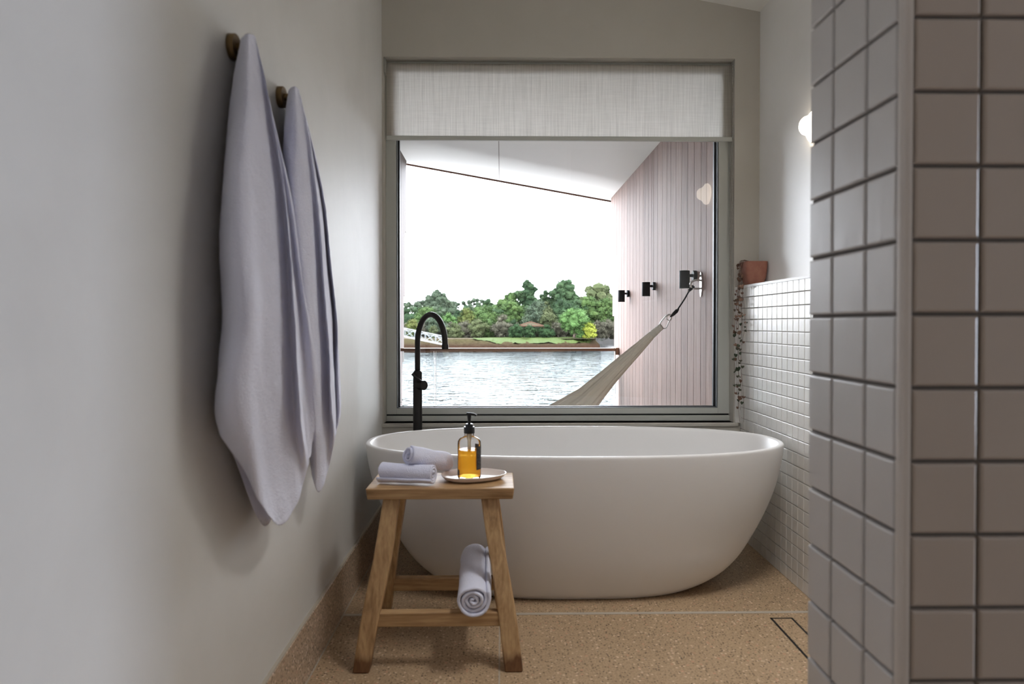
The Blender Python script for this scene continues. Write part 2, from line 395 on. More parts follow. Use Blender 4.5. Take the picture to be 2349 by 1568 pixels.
# ------------------------------------------------ near tiled nib wall (shower screen wall)
PX, PY0, PY1 = .543, .916, 1.2
pz = CZ(PX)
nib = tag(MB().box((PX + .008, PY0 + .008, 0), (4.4, PY1, 2.75)).build('wall_nib', 'grout_near'), 'tiled shower wall end standing close on the right', 'wall', kind='structure')
rows = [1.013 + .1003 * k for k in range(-11, 17)]
rows[0] = 0
tn = MB(); tiles(tn, (PX + .008, 0, 0), (0, -1, 0), (0, 0, 1), [-PY1, -1.114, -1.012, -.931], rows, .0055, .008, .0035)
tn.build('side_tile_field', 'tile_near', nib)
tn = MB(); tiles(tn, (0, PY0 + .008, 0), (1, 0, 0), (0, 0, 1), [PX + .013] + [.650 + .1003 * k for k in range(0, 14)], rows, .0055, .008, .0035)
tn.build('front_tile_field', 'tile_front_shaded', nib)
c = MB(); prof = []
for k in range(9):
    a = PI + PI / 2 * k / 8; prof.append((PX + .009 + .009 * math.cos(a), PY0 + .009 + .009 * math.sin(a)))
prof = [(PX + .012, PY0 + .014), (PX, PY0 + .014)] + prof[:] + [(PX + .0125, PY0), (PX + .0125, PY0 + .012)]
c.loft([[(x, y, 0) for x, y in prof], [(x, y, 2.75) for x, y in prof]]); c.build('corner_trim', 'trim', nib, smooth=True, angle=.9)

# ---------------------------------------------------------------- window
win = thing('window_1', 'large picture window in a sage grey metal frame above the bath', 'window', (.273, 3.29, WZ0), kind='structure')
FY0, FY1 = 3.255, 3.33
gx0, gx1, gz0 = atY(909, 600, FY0).x, atY(1648, 600, FY0).x, atY(1270, 936, FY0).z
zb = atY(1270, 951, FY0).z
fr = MB(); fr.box((WX0, FY0, zb + .004), (gx0, FY1, WZ1)).box((gx1, FY0, zb + .004), (WX1, FY1, WZ1)).box((gx0, FY0, zb + .004), (gx1, FY1, gz0)).box((gx0, FY0, WZ1 - .06), (gx1, FY1, WZ1))
fr.build('window_frame', 'frame', win, bevel=.002)
MB().box((WX0, FY0 - .004, .535), (WX1, FY1, zb - .004)).build('sub_sill', 'frame', win, bevel=.002)
MB().box((WX0, FY0 + .012, zb - .004), (WX1, FY1, zb + .004)).build('sill_gap', 'gasket', win)
gk = MB(); e = .011; gy = 3.30
gk.box((gx0, gy - .008, gz0), (gx0 + e, gy + .01, WZ1 - .06)).box((gx1 - e, gy - .008, gz0), (gx1, gy + .01, WZ1 - .06)).box((gx0, gy - .008, gz0), (gx1, gy + .01, gz0 + .006))
gk.build('gasket', 'gasket', win)
bd = MB(); bd.box((gx0, FY0 + .006, gz0), (gx0 + .004, gy - .008, WZ1 - .06)).box((gx1 - .004, FY0 + .006, gz0), (gx1, gy - .008, WZ1 - .06)).box((gx0, FY0 + .006, gz0), (gx1, gy - .008, gz0 + .003))
bd.build('glazing_bead', 'white_metal', win)
gp = MB().add([(gx0, gy, gz0), (gx1, gy, gz0), (gx1, gy, WZ1 - .06), (gx0, gy, WZ1 - .06)], [(0, 1, 2, 3)]); gp.build('glass_pane', 'glass', win, recalc=False)
pc = atY(921, 927, gy - .001); ring = [pc + Vector((.011 * math.cos(t), 0, .011 * math.sin(t))) for t in [2 * PI * k / 24 for k in range(24)]]
MB().tube(ring, .0008, 6, True).build('glass_mark', 'glass_edge', win, smooth=True)

# roller blind
bl = thing('roller_blind', 'beige woven roller blind drawn part way down the window', 'blind', (.27, 3.215, 1.87))
zt, zbm = 2.205, atY(1270, 313, 3.226).z
bx0, bx1 = atY(886, 250, 3.222).x, atY(1680, 250, 3.222).x
fb = MB(); fy = 3.226; path = [(fy, zbm)] + [(fy, zbm + (zt - zbm) * k / 6) for k in range(1, 7)]
rr = .024
for k in range(1, 9):
    a = -PI / 2 + PI * k / 8 ; 
path += [(fy - 0.0 + (math.cos(a) - 1) * -0.012, zt + math.sin(a) * .02) for a in [PI / 2 * k / 5 for k in range(1, 6)]]
fb.loft([[(bx0, y, z) for y, z in path], [(bx1, y, z) for y, z in path]], closed=False, cap=False)
fb.build('blind_fabric', 'blind', bl, smooth=True)
MB().lathe([(0, bx0 + .004), (.011, bx0 + .004), (.011, bx1 - .004), (0, bx1 - .004)], (0, 3.24, 2.212), 'x', 20).build('roller_tube', 'steel', bl, smooth=True, angle=.8)
br = MB().box((bx0, 3.218, zbm - .021), (bx1, 3.234, zbm)); br.build('bottom_rail', 'frame', bl, bevel=.003)
for x in (bx0 - .006, bx1 + .002): MB().box((x, 3.205, 2.17), (x + .004, 3.25, 2.238)).build('bracket', 'chain', bl)
for u_, y_ in ((1688, 3.212), (1676, 3.236)):
    a = atY(u_, 150, y_); zb_ = atY(1680, 760, y_).z
    ch = MB(); x_ = min(a.x, WX1 - .004); n = int((a.z - zb_) / .0062)
    for k in range(n):
        z = a.z - k * .0062; o = Vector((x_, y_, z))
        ch.loft([[o + Vector((r_ * math.cos(t), r_ * math.sin(t), h)) for t in [2 * PI * q / 6 for q in range(6)]] for r_, h in ((.0006, -.0031), (.0022, -.0012), (.0022, .0012), (.0006, .0031))])
    ch.build('bead_chain', 'chain', bl, smooth=True)

# ---------------------------------------------------------------- bathtub
bx, by, H = .284, 2.672, .545
profA = [(0, .42), (.004, .445), (.02, .495), (.05, .56), (.10, .622), (.164, .673), (.23, .713), (.32, .757), (.406, .786), (.496, .804), (.545, .809)]
profB = [(0, .212), (.004, .218), (.02, .232), (.05, .247), (.10, .270), (.164, .291), (.23, .307), (.32, .326), (.406, .341), (.496, .354), (.545, .358)]
def sup(a, b, z, n=88):
    out = []; e = 2.35 + .55 * max(0, 1 - z / .2)
    for k in range(n):
        t = 2 * PI * k / n; cs, sn = math.cos(t), math.sin(t)
        out.append((bx + a * math.copysign(abs(cs) ** (2 / e), cs), by + b * math.copysign(abs(sn) ** (2 / e), sn), z))
    return out
rings = [sup(.40, .19, 0.0)]
zs = [0, .003, .008, .015, .025, .04, .06, .085, .115, .15, .19, .24, .29, .34, .39, .44, .49, .525, .540]
rings += [sup(interp(profA, z), interp(profB, z), z) for z in zs]
rings += [sup(.807, .356, .5445), sup(.803, .352, .546), sup(.793, .342, .546), sup(.788, .337, .544), sup(.784, .333, .538)]
for z in (.50, .44, .38, .32, .26, .21, .17, .14, .12, .11, .105):
    f = (z - .105) / (.545 - .105); s_ = .46 + .54 * f ** .42 if f > 0 else .40
    rings.append(sup(.784 * s_, .333 * (.42 + .58 * max(f, 0) ** .4), z))
tb = MB().loft(rings); tub = tb.build('bathtub', 'stone_white', smooth=True, angle=1.2)
ss = tub.modifiers.new('smooth', 'SUBSURF'); ss.levels = ss.render_levels = 1
tag(tub, 'matt white oval freestanding bathtub below the window', 'bathtub')

# ---------------------------------------------------------------- bath mixer
tx, ty = -.378, 3.085
tap = thing('bath_mixer', 'tall matt black floor standing bath mixer with a curved spout', 'tap', (tx, ty, 0))
zj = atY(957, 852, ty).z
MB().lathe([(0, 0), (.042, 0), (.042, .008), (.038, .012), (0, .012)], (tx, ty, 0), 'z', 32).build('floor_flange', 'black_metal', tap, smooth=True, angle=.7)
MB().lathe([(0, .01), (.0205, .01), (.0205, zj - .004), (.0195, zj), (0, zj)], (tx, ty, 0), 'z', 28).build('column', 'black_metal', tap, smooth=True, angle=.7)
R = .132; za = atY(957, 720, ty).z - R
dv = Vector((.60, -.80, 0)).normalized()
pe = atY(1021, 790, ty - .19); dv = Vector((pe.x - tx, pe.y - ty, 0)); R2 = dv.length / 2; dv.normalize()
RZ = atY(957, 721, ty - .1).z - za if False else .128
za = atY(987, 721, ty - .1).z - RZ
pts = [Vector((tx, ty, zj - .01)), Vector((tx, ty, (zj + za) / 2)), Vector((tx, ty, za))]
for k in range(1, 25):
    a = PI * k / 24; pts.append(Vector((tx, ty, za)) + dv * (R2 - R2 * math.cos(a)) + Vector((0, 0, RZ * math.sin(a))))
pts.append(Vector((tx, ty, min(za, pe.z) - .002)) + dv * 2 * R2)
MB().tube(pts, .0122, 18).build('spout', 'black_metal', tap, smooth=True)
e_ = pts[-1]; MB().lathe([(0, -.012), (.0145, -.012), (.0145, .004), (.0122, .012), (0, .012)], e_ + Vector((0, 0, -.006)), 'z', 24).build('spout_tip', 'black_metal', tap, smooth=True, angle=.7)
MB().lathe([(0, -.006), (.0165, -.006), (.0165, .004), (.0125, .006), (0, .006)], (tx, ty, zj), 'z', 24).build('collar', 'black_metal', tap, smooth=True, angle=.7)
kc = atY(966, 882, ty); kd = Vector((.72, -.69, 0)); 
kn = MB().tube([Vector((tx, ty, kc.z)), Vector((tx, ty, kc.z)) + kd * .046, Vector((tx, ty, kc.z)) + kd * .048], lambda t: .0215 if t < .9 else .0195, 24); kn.build('knob', 'black_metal', tap, smooth=True, angle=.7)
lb = Vector((tx, ty, kc.z + .012)) + kd * .033; le = atY(945, 857, ty - .035)
MB().tube([lb, lb.lerp(le, .5), le], .0055, 10).build('lever', 'black_metal', tap, smooth=True, angle=.7)

# ---------------------------------------------------------------- stool
sx, sy, SZ = -.182, 2.128, .512
st = thing('wooden_stool', 'rustic natural wood stool with splayed legs before the bath', 'stool', (sx, sy, 0))
seat = MB(); a, b = .2205, .108
def slab(z, k, j=0): return [(sx + q * (a - k), sy + w_ * (b - k), z) for q, w_ in ((-1, -1), (1, -1), (1, 1), (-1, 1))]
seat.hexa(slab(SZ - .034, .004), slab(SZ, 0)); so = seat.build('seat', 'wood_x', st, bevel=.004, seg=3)
for qx in (-1, 1):
    for qy in (-1, 1):
        lg = MB(); tpx, tpy, bpx, bpy_ = sx + qx * .146, sy + qy * .067, sx + qx * (.220 if qx < 0 or qy < 0 else .199), sy + qy * .162
        def sq(x, y, z, w_, d_): return [(x - w_ / 2, y - d_ / 2, z), (x + w_ / 2, y - d_ / 2, z), (x + w_ / 2, y + d_ / 2, z), (x - w_ / 2, y + d_ / 2, z)]
        n = 8; rr_ = []
        for k in range(n + 1):
            f = k / n; wob = .0025 * math.sin(f * 7 + qx + 2 * qy)
            rr_.append(sq(bpx + (tpx - bpx) * f + wob, bpy_ + (tpy - bpy_) * f, f * (SZ - .034), .050 + .003 * math.sin(f * 5 + qx), .044))
        lg.loft(rr_); lg.build('leg', 'wood', st, bevel=.005, seg=3)
for qy in (-1, 1):
    f = .14 / (SZ - .034); y = sy + qy * (.162 - .095 * f); xw = .220 - .074 * f - .018
    MB().box((sx - xw, y - .015, .118), (sx + xw, y + .015, .160)).build('stretcher', 'wood_x', st, bevel=.004, seg=3)
for qx in (-1, 1):
    f = .22 / (SZ - .034); x = sx + qx * (.220 - .074 * f); yw = .162 - .095 * f - .018
# ---------------------------------------------------------------- rolled towels
def roll(name, label, c0, c1, R, turns, group, r0=.006, sq=.94, ph=0.0, seed=1, lay=.86):
    c0 = Vector(c0); c1 = Vector(c1); ax = (c1 - c0); L = ax.length; ax.normalize()
    up = Vector((0, 0, 1)); s_ = ax.cross(up).normalized(); up = s_.cross(ax).normalized()
    pitch = (R - r0) / turns; th = pitch * lay; N = int(turns * 34); mb = MB(); rings = []
    for i in range(N + 1):
        t = 2 * PI * turns * i / N; r_ = r0 + pitch * t / (2 * PI); ang = t + ph
        rad = s_ * math.cos(ang) + up * math.sin(ang) * sq
        off = .003 * math.sin(t * .7 + seed) + .002 * math.sin(t * 2.3 + seed); off2 = .003 * math.cos(t * .9 + seed * 2)
        e = th * .48; ring = []
        prof = []
        for k in range(7): a = PI / 2 + PI * k / 6; prof.append((e * math.cos(a) * 1.1 + e, math.sin(a) * th / 2, 0))
        for z, h, _ in prof: ring.append((z + off, h))
        nin = 7
        for k in range(1, nin): ring.append((e + (L - 2 * e) * k / nin, -th / 2))
        for k in range(7): a = -PI / 2 + PI * k / 6; ring.append((L - e + e * math.cos(a) * 1.1 + off2, math.sin(a) * th / 2))
        for k in range(nin - 1, 0, -1): ring.append((e + (L - 2 * e) * k / nin, th / 2))
        q = []
        for z, h in ring:
            n_ = noise.noise(Vector((z * 22 + seed, ang * .9, r_ * 20))) * .0036 + noise.noise(Vector((z * 70 + seed, ang * 4, r_ * 60))) * .0012
            q.append(c0 + ax * z + rad * (r_ + h - th / 2 + n_))
        rings.append(q)
    mb.loft(rings); o = mb.build(name, 'towel', smooth=True)
    return tag(o, label, 'towel', group)
roll('rolled_towel', 'thick white towel rolled up across the lower rails of the stool', (-.079, 1.925, .215), (-.090, 2.315, .215), .053, 4.0, None, ph=.6, seed=2)
roll('rolled_face_cloth', 'rolled white face cloth lying flat along the front of the stool seat', (-.372, 2.098, SZ + .034), (-.205, 2.068, SZ + .034), .0345, 3.0, 'rolled face cloths on the stool', ph=-.5, seed=5)
roll('rolled_face_cloth', 'rolled white face cloth leaning across the other one on the stool', (-.286, 2.085, SZ + .088), (-.172, 2.196, SZ + .040), .0335, 3.0, 'rolled face cloths on the stool', ph=1.5, seed=9)

# ---------------------------------------------------------------- dish and soap bottle
px_, py_ = -.090, 2.142
dish = MB(); rings = []
def oval(a, b, z):
    out = []
    for k in range(56):
        t = 2 * PI * k / 56; x = a * math.cos(t); y = b * math.sin(t); w_ = 1 + .04 * math.cos(3 * t + .6)
        x *= w_; y *= w_; ca, sa = math.cos(.22), math.sin(.22)
        x *= 1.03; out.append((px_ + x * ca - y * sa, py_ + x * sa + y * ca, SZ + z))
    return out
for a, b, z in ((.05, .035, .0005), (.075, .055, .0005), (.090, .068, .006), (.099, .077, .016), (.1005, .0785, .0185), (.0985, .0765, .0190), (.096, .074, .0165), (.088, .066, .0085), (.076, .055, .0050), (.04, .03, .0045)): rings.append(oval(a, b, z))
dish.loft(rings); tag(dish.build('soap_dish', 'porcelain', smooth=True), 'shallow pale oval ceramic dish holding the soap bottle on the stool', 'dish')
qx, qy, qz = atY(1076.5, 1097, 2.135).x, 2.135, SZ + .0052
bt = thing('soap_bottle', 'clear glass pump bottle of amber soap standing on the dish', 'bottle', (qx, qy, qz))
oq = (qx, qy, qz)
MB().lathe([(0, 0), (.033, 0), (.0355, .002), (.0365, .005), (.0365, .108), (.0355, .116), (.031, .123), (.024, .1275), (.0165, .130), (.0148, .133), (.0148, .143)], oq, 'z', 40).build('glass_body', 'bottle', bt, smooth=True, recalc=True)
MB().lathe([(0, .0062), (.032, .0062), (.0342, .0085), (.0342, .090), (0, .090)], oq, 'z', 40).build('amber_soap', 'liquid', bt, smooth=True, angle=.7)
MB().lathe([(0, .1405), (.0165, .1405), (.0170, .142), (.0170, .158), (.0160, .161), (.0125, .1615), (.0118, .169), (.010, .170), (0, .170)], oq, 'z', 32).build('pump_collar', 'black', bt, smooth=True, angle=.6)
ph = MB().lathe([(0, .165), (.0048, .165), (.0050, .182), (.0064, .190), (.0068, .200), (.0060, .2035), (0, .2035)], oq, 'z', 20)
no = Vector(oq); ph.tube([no + Vector((-.008, 0, .2012)), no + Vector((.004, -.002, .2010)), no + Vector((.016, -.003, .1992)), no + Vector((.0225, -.004, .1962))], lambda t: .0046 - .0012 * t, 10)
ph.build('pump_head', 'black', bt, smooth=True, angle=.8)
MB().lathe([(0, .088), (.0052, .088), (.0055, .118), (.0080, .125), (.0085, .141), (0, .141)], oq, 'z', 16).build('dip_tube', 'tube', bt, smooth=True, angle=.7)
def wrap(t0, t1, z0, z1, r_=.0369):
    n = 14; return MB().loft([[(qx + r_ * math.cos(t0 + (t1 - t0) * k / n), qy + r_ * math.sin(t0 + (t1 - t0) * k / n), qz + z) for k in range(n + 1)] for z in (z0, z1)], closed=False, cap=False)
wrap(-.88, 1.1, .030, .102).build('front_label', 'label', bt, smooth=True, recalc=False)
wrap(PI * .97, PI * 1.21, .012, .030).build('back_label', 'label', bt, smooth=True, recalc=False)

# ---------------------------------------------------------------- towel hooks and towels
def off(u, v, o_): return atX(u, v, XL + o_)
hook_data = ((535, 108, 'round aged brass towel hook, the nearer of the two'), (645, 223, 'round aged brass towel hook, the one closer to the window'))
proto = None
for u_, v_, lab in hook_data:
    p = off(u_, v_, .006)
    if proto is None:
        hk = thing('towel_hook', lab, 'hook', (XL, p.y, p.z), 'brass towel hooks')
        o_ = (XL, p.y, p.z)
        MB().lathe([(0, .0005), (.0255, .0005), (.0262, .002), (.0262, .013), (.025, .0145), (0, .0145)], o_, 'x', 36).build('rosette', 'brass', hk, smooth=True, angle=.7)
        MB().lathe([(0, .013), (.0085, .013), (.0085, .036), (0, .036)], o_, 'x', 20).build('peg', 'brass', hk, smooth=True, angle=.7)
        MB().lathe([(0, .031), (.0105, .031), (.0115, .033), (.0115, .038), (.0105, .040), (0, .040)], o_, 'x', 28).build('knob', 'brass', hk, smooth=True, angle=.7)
        proto = hk
    else:
        hk = proto.copy(); C.objects.link(hk); hk.location = (XL, p.y, p.z); hk['label'] = lab
        for chd in list(proto.children):
            q = chd.copy(); C.objects.link(q); q.parent = hk
def towel(name, label, cols, seed):
    NV, NH = 90, 96
    curves = [catmull([off(*p) for p in c_], NV) for c_ in cols]
    rings = []
    for i in range(NV):
        r_ = catmull([c_[i] for c_ in curves], NH, True); f = i / NV; q = []
        for p in r_:
            n_ = noise.noise(Vector((p.y * 9 + seed, p.x * 9, p.z * 3.5))) * .006 * min(1, f * 3) + noise.noise(p * 60) * .0012
            d_ = noise.noise(Vector((p.y * 14 + p.z * 10 + seed, p.x * 4, seed))) * .011 * max(0, f - .5) * 2
            x = max(p.x + n_ + d_, XL + .004); q.append(Vector((x, p.y + n_ * .4, p.z)))
        rings.append(q)
    ctr = sum(rings[0], Vector()) / NH
    top = [[ctr + (p - ctr) * k + Vector((0, 0, dz)) for p in rings[0]] for k, dz in ((.35, .0060), (.7, .0048), (.9, .0025))]
    o = MB().loft(top + rings).build(name, 'towel', smooth=True)
    s = o.modifiers.new('smooth', 'SUBSURF'); s.levels = s.render_levels = 1
    return tag(o, label, 'towel', 'bath towels on the wall hooks')
T1 = [
 [(553,90,.033),(532,200,.028),(512,380,.026),(507,560,.028),(515,735,.040),(497,930,.030),(505,1005,.034)],
 [(558,83,.05),(546,200,.058),(530,380,.068),(526,560,.075),(532,735,.078),(520,930,.070),(560,1085,.06)],
 [(566,79,.062),(566,200,.082),(566,380,.096),(570,560,.106),(576,735,.112),(570,930,.098),(600,1165,.078)],
 [(573,79,.066),(586,200,.086),(598,380,.098),(606,560,.104),(612,735,.106),(615,930,.092),(650,1213,.072)],
 [(583,82,.066),(607,200,.088),(632,380,.098),(650,560,.106),(664,735,.110),(676,940,.102),(690,1140,.075)],
 [(586,86,.066),(613,200,.096),(643,380,.114),(661,560,.126),(677,735,.132),(692,955,.126),(710,1068,.095)],
 [(583,90,.055),(608,205,.070),(644,385,.078),(666,565,.082),(686,735,.084),(703,950,.080),(711,1050,.074)],
 [(586,94,.05),(614,205,.070),(655,385,.086),(684,570,.098),(709,740,.104),(734,930,.098),(722,1008,.07)],
 [(580,96,.03),(612,220,.018),(648,400,.012),(676,580,.010),(700,740,.010),(722,930,.010),(714,1010,.012)],
 [(572,96,.02),(590,215,.010),(610,390,.008),(630,570,.008),(640,740,.008),(640,930,.010),(640,1150,.03)],
 [(566,96,.02),(570,215,.010),(575,390,.008),(585,570,.008),(595,740,.008),(592,930,.010),(601,1212,.035)],
 [(556,95,.02),(538,215,.010),(518,390,.008),(513,570,.008),(520,740,.010),(506,930,.010),(524,1015,.014)]]
towel('hanging_towel', 'white terry bath towel on the nearer brass hook', T1, 3.0)
T2 = [
 [(662,208,.033),(652,290,.028),(650,400,.026),(664,560,.028),(682,735,.03),(702,930,.03),(712,1040,.03)],
 [(667,202,.05),(662,290,.06),(664,400,.07),(677,560,.08),(694,735,.085),(712,930,.08),(722,1105,.055)],
 [(675,199,.062),(681,290,.084),(693,400,.096),(704,560,.104),(718,735,.106),(728,930,.098),(737,1134,.062)],
 [(682,203,.064),(698,290,.086),(713,400,.098),(728,560,.106),(744,735,.110),(752,930,.10),(754,1080,.07)],
 [(686,206,.064),(706,290,.092),(723,400,.108),(739,560,.122),(754,735,.128),(762,930,.122),(766,1005,.10)],
 [(683,210,.055),(706,295,.070),(728,405,.078),(748,565,.082),(762,735,.084),(768,930,.080),(764,990,.074)],
 [(686,214,.05),(711,300,.07),(735,410,.086),(757,570,.098),(771,735,.104),(781,925,.098),(768,1000,.07)],
 [(680,216,.03),(706,305,.018),(728,415,.012),(748,575,.010),(762,740,.010),(772,925,.010),(760,995,.012)],
 [(670,216,.02),(674,300,.010),(684,410,.008),(700,570,.008),(716,740,.008),(730,930,.008),(733,1060,.012)]]
towel('hanging_towel', 'white terry bath towel on the brass hook closer to the window', T2, 11.0)

# ---------------------------------------------------------------- floor drain
dr = thing('floor_drain', 'narrow black edged floor drain with a terrazzo insert', 'drain', (.95, 1.9, 0))
d0 = atZ(1766, 1417, 0); d1 = atZ(1818, 1417, 0); xa, xb, ya, yb = d0.x, d1.x, 1.42, d0.y
s_ = .007; fm = MB().box((xa, ya, 0), (xa + s_, yb, .0012)).box((xb - s_, ya, 0), (xb, yb, .0012)).box((xa, yb - s_, 0), (xb, yb, .0012)).box((xa, ya, 0), (xb, ya + s_, .0012))
fm.build('drain_frame', 'gasket', dr); MB().box((xa + s_, ya + s_, 0), (xb - s_, yb - s_, .0009)).build('terrazzo_insert', 'terrazzo', dr)

# ---------------------------------------------------------------- wall lamp
lp = atX(1850, 288, 1.17)
lm = MB().lathe([(0, 0), (.058, 0), (.062, -.008), (.060, -.018), (.050, -.026), (.041, -.031), (.037, -.040), (.033, -.052), (.023, -.062), (.010, -.066), (0, -.0665)], (XR, lp.y, lp.z), 'x', 32)
tag(lm.build('wall_lamp', 'lamp', smooth=True), 'glowing opal glass wall lamp half hidden by the tiled wall end', 'lamp')

# ---------------------------------------------------------------- pot plant
pxc, pyc = 1.158, 3.118
pot = thing('trailing_pot_plant', 'string of hearts plant trailing from a terracotta pot on the tiled ledge', 'plant', (pxc, pyc, 1.178))
def rsq(w_, z, n=40, e=4.5):
    out = []
    for k in range(n):
        t = 2 * PI * k / n; cs, sn = math.cos(t), math.sin(t)
        out.append((pxc + w_ * math.copysign(abs(cs) ** (2 / e), cs), pyc + w_ * math.copysign(abs(sn) ** (2 / e), sn), 1.178 + z))
    return out
k_ = .9
pr = [rsq(.030, 0), rsq(.034, .001), rsq(.040, .008), rsq(.046, .03), rsq(.0505, .06), rsq(.0525, .098), rsq(.0525, .104), rsq(.051, .105), rsq(.0475, .104), rsq(.046, .09), rsq(.030, .09)]
MB().loft(pr).build('pot', 'terracotta', pot, smooth=True, angle=.8)
MB().loft([rsq(.0455, .0905), rsq(.044, .094), rsq(.02, .097)]).build('soil', 'soil', pot, smooth=True)
rnd = random.Random(21)
strands = [  # list of pixel waypoints on a plane just in front of the ledge face
 [(1712,604),(1703,612),(1697,640),(1697,680),(1703,740),(1696,800),(1694,850),(1702,905),(1694,925),(1697,968)],
 [(1720,603),(1705,607),(1701,640),(1704,668),(1701,710),(1702,770),(1700,830),(1703,880),(1706,920),(1706,968)],
 [(1710,603),(1699,618),(1693,655),(1688,720),(1691,760),(1692,800),(1688,850),(1690,870),(1691,905)],
 [(1718,602),(1704,610),(1699,648),(1694,700),(1690,740),(1688,790),(1685,830),(1683,865),(1681,900)],
 [(1714,602),(1700,612),(1695,652),(1683,715),(1679,735),(1684,768),(1680,800),(1677,850),(1666,905),(1668,928)],
 [(1716,603),(1703,609),(1699,645),(1706,690),(1709,735),(1712,755),(1707,762),(1702,790)],
 [(1712,602),(1701,612),(1697,650),(1690,690),(1693,745),(1698,800),(1701,870),(1695,900),(1698,940)],
 [(1713,602),(1700,612),(1695,656),(1672,745),(1660,766),(1675,768),(1684,760)]]
def heart(mb, c, n_, up, s):
    n_ = n_.normalized(); a = up.cross(n_).normalized(); b = n_.cross(a)
    shp = [(0, -.5), (.28, -.25), (.5, .1), (.42, .38), (.2, .45), (0, .3), (-.2, .45), (-.42, .38), (-.5, .1), (-.28, -.25)]
    mb.add([c + a * x * s + b * y * s + n_ * .18 * s * abs(x) for x, y in shp] , [tuple(range(10))])
for si, wp in enumerate(strands):
    P3 = []
    for k, (u_, v_) in enumerate(wp):
        if k == 0: P3.append(Vector((pxc - .02 + rnd.uniform(-.015, .015), pyc - .02 + rnd.uniform(-.02, .02), 1.178 + .096)))
        elif k == 1: P3.append(Vector((pxc - .056, pyc - .03 + .008 * si, 1.178 + .108)))
        else: P3.append(atX(u_, v_, XT - .016 - .006 * (si % 4)))
    for k in range(2, len(P3)):
        P3[k].y = min(P3[k].y, YW - .034); 
    pts = catmull(P3, 60)
    vs = MB().tube(pts, .0007, 5).build('vine', 'vine_stem', pot, smooth=True)
    lv = MB(); k = 12
    while k < 59:
        p = pts[k]; dense = 1 if si in (0, 1, 2, 6) else .6
        for q in range(rnd.choice((1, 2))):
            dirn = Vector((rnd.uniform(-1, .6), -rnd.uniform(.3, 1), rnd.uniform(-.5, .7)))
            s = rnd.uniform(.010, .019) if si != 5 else rnd.uniform(.008, .014)
            if rnd.random() < .12: s *= 1.45
            heart(lv, p + Vector((rnd.uniform(-.008, .006), rnd.uniform(-.006, .004), 0)), dirn, Vector((rnd.uniform(-.7, .7), 0, 1)), s)
        k += rnd.choice((2, 3, 4, 5, 6)) if dense == 1 else rnd.choice((4, 6, 9))
    lv.build('heart_leaves', 'heart_leaf', vs, recalc=False)

# ---------------------------------------------------------------- balcony
TX, TLX, SY = 1.10, -.945, 6.95
SZf = lambda x: 2.256 + (TX - x) * .178
DZ = -.25
def cladding(name, X, sgn, label, m, w_=.135):
    base = MB(); xa_, xb_ = sorted((X + sgn * .012, X + sgn * .2)); zt_ = SZf(X)
    base.hexa([(xa_, 3.42, DZ), (xb_, 3.42, DZ), (xb_, 6.48, DZ), (xa_, 6.48, DZ)], [(xa_, 3.42, zt_ - .01), (xb_, 3.42, zt_ - .01), (xb_, SY - .02, zt_ - .01), (xa_, SY - .02, zt_ - .01)])
    wobj = tag(base.build(name, 'dark_gap'), label, 'wall', kind='structure')
    b_ = MB(); y = 3.42; cols = []; r_ = random.Random(5); lo, hi = sorted((X, X + sgn * .012))
    end = lambda z: 6.5 + .45 * (z - DZ) / (zt_ - DZ)
    while y < 6.9:
        w2 = r_.choice((.062, .135, .135, .135, .10)); y2 = y + w2 - .006
        if y2 > 6.95: break
        c_ = r_.uniform(.72, 1.12); top = zt_; bot = DZ
        if y2 > 6.5: bot = min(zt_ - .05, DZ + (y2 - 6.5) / .45 * (zt_ - DZ))
        b_.box((lo, y, bot), (hi, y2, top)); cols += [c_] * 8; y += w2
    bo = b_.build('board_cladding', m, wobj)
    at = bo.data.color_attributes.new('board', 'FLOAT_COLOR', 'POINT')
    for k, c_ in enumerate(cols): at.data[k].color = (c_, c_ * .97, c_ * .95, 1)
    return wobj
cladding('wall_timber_right', TX, 1, 'pale timber board wall of the balcony carrying the outdoor lights', 'timber')
cladding('wall_timber_left', TLX, -1, 'narrow strip of grey timber balcony wall at the left window edge', 'timber_left')
sf = MB(); q = [(TLX - .2, 3.41, SZf(TLX - .2)), (TX + .2, 3.41, SZf(TX + .2)), (TX + .2, SY, SZf(TX + .2)), (TLX - .2, SY, SZf(TLX - .2))]
sf.hexa(q, [(x, y, z + .2) for x, y, z in q]); sfo = struct('ceiling_balcony', sf, 'soffit', 'sloping white soffit over the balcony', 'soffit')
jx = atY(1145, 380, 6.5).x
MB().hexa([(jx - .004, 3.41, SZf(jx) - .001), (jx + .004, 3.41, SZf(jx) - .001), (jx + .004, SY, SZf(jx) - .001), (jx - .004, SY, SZf(jx) - .001)], [(jx - .004, 3.41, SZf(jx) + .01), (jx + .004, 3.41, SZf(jx) + .01), (jx + .004, SY, SZf(jx) + .01), (jx - .004, SY, SZf(jx) + .01)]).build('panel_joint', 'seal', sfo)
fe = MB(); q = [(TLX - .2, SY, SZf(TLX - .2) - .014), (TX + .2, SY, SZf(TX + .2) - .014), (TX + .2, SY + .03, SZf(TX + .2) - .014), (TLX - .2, SY + .03, SZf(TLX - .2) - .014)]
fe.hexa(q, [(x, y, z + .22) for x, y, z in q]).build('fascia', 'brown_roof', sfo)
struct('floor_balcony', MB().box((TLX - .2, 3.41, DZ - .1), (TX + .2, 6.6, DZ)), 'deck', 'timber balcony deck below the window', 'floor')
fa = MB().box((TLX - .2, 3.4, DZ - .3), (XL - .02, 3.418, 3.0)).box((XL - .02, 3.4, DZ - .3), (TX + .4, 3.418, .0)).box((XL - .14, 3.4, 2.6), (TX + .4, 3.418, 3.3))
struct('wall_facade', fa, 'timber_left', 'outer timber face of the house around the window', 'wall')
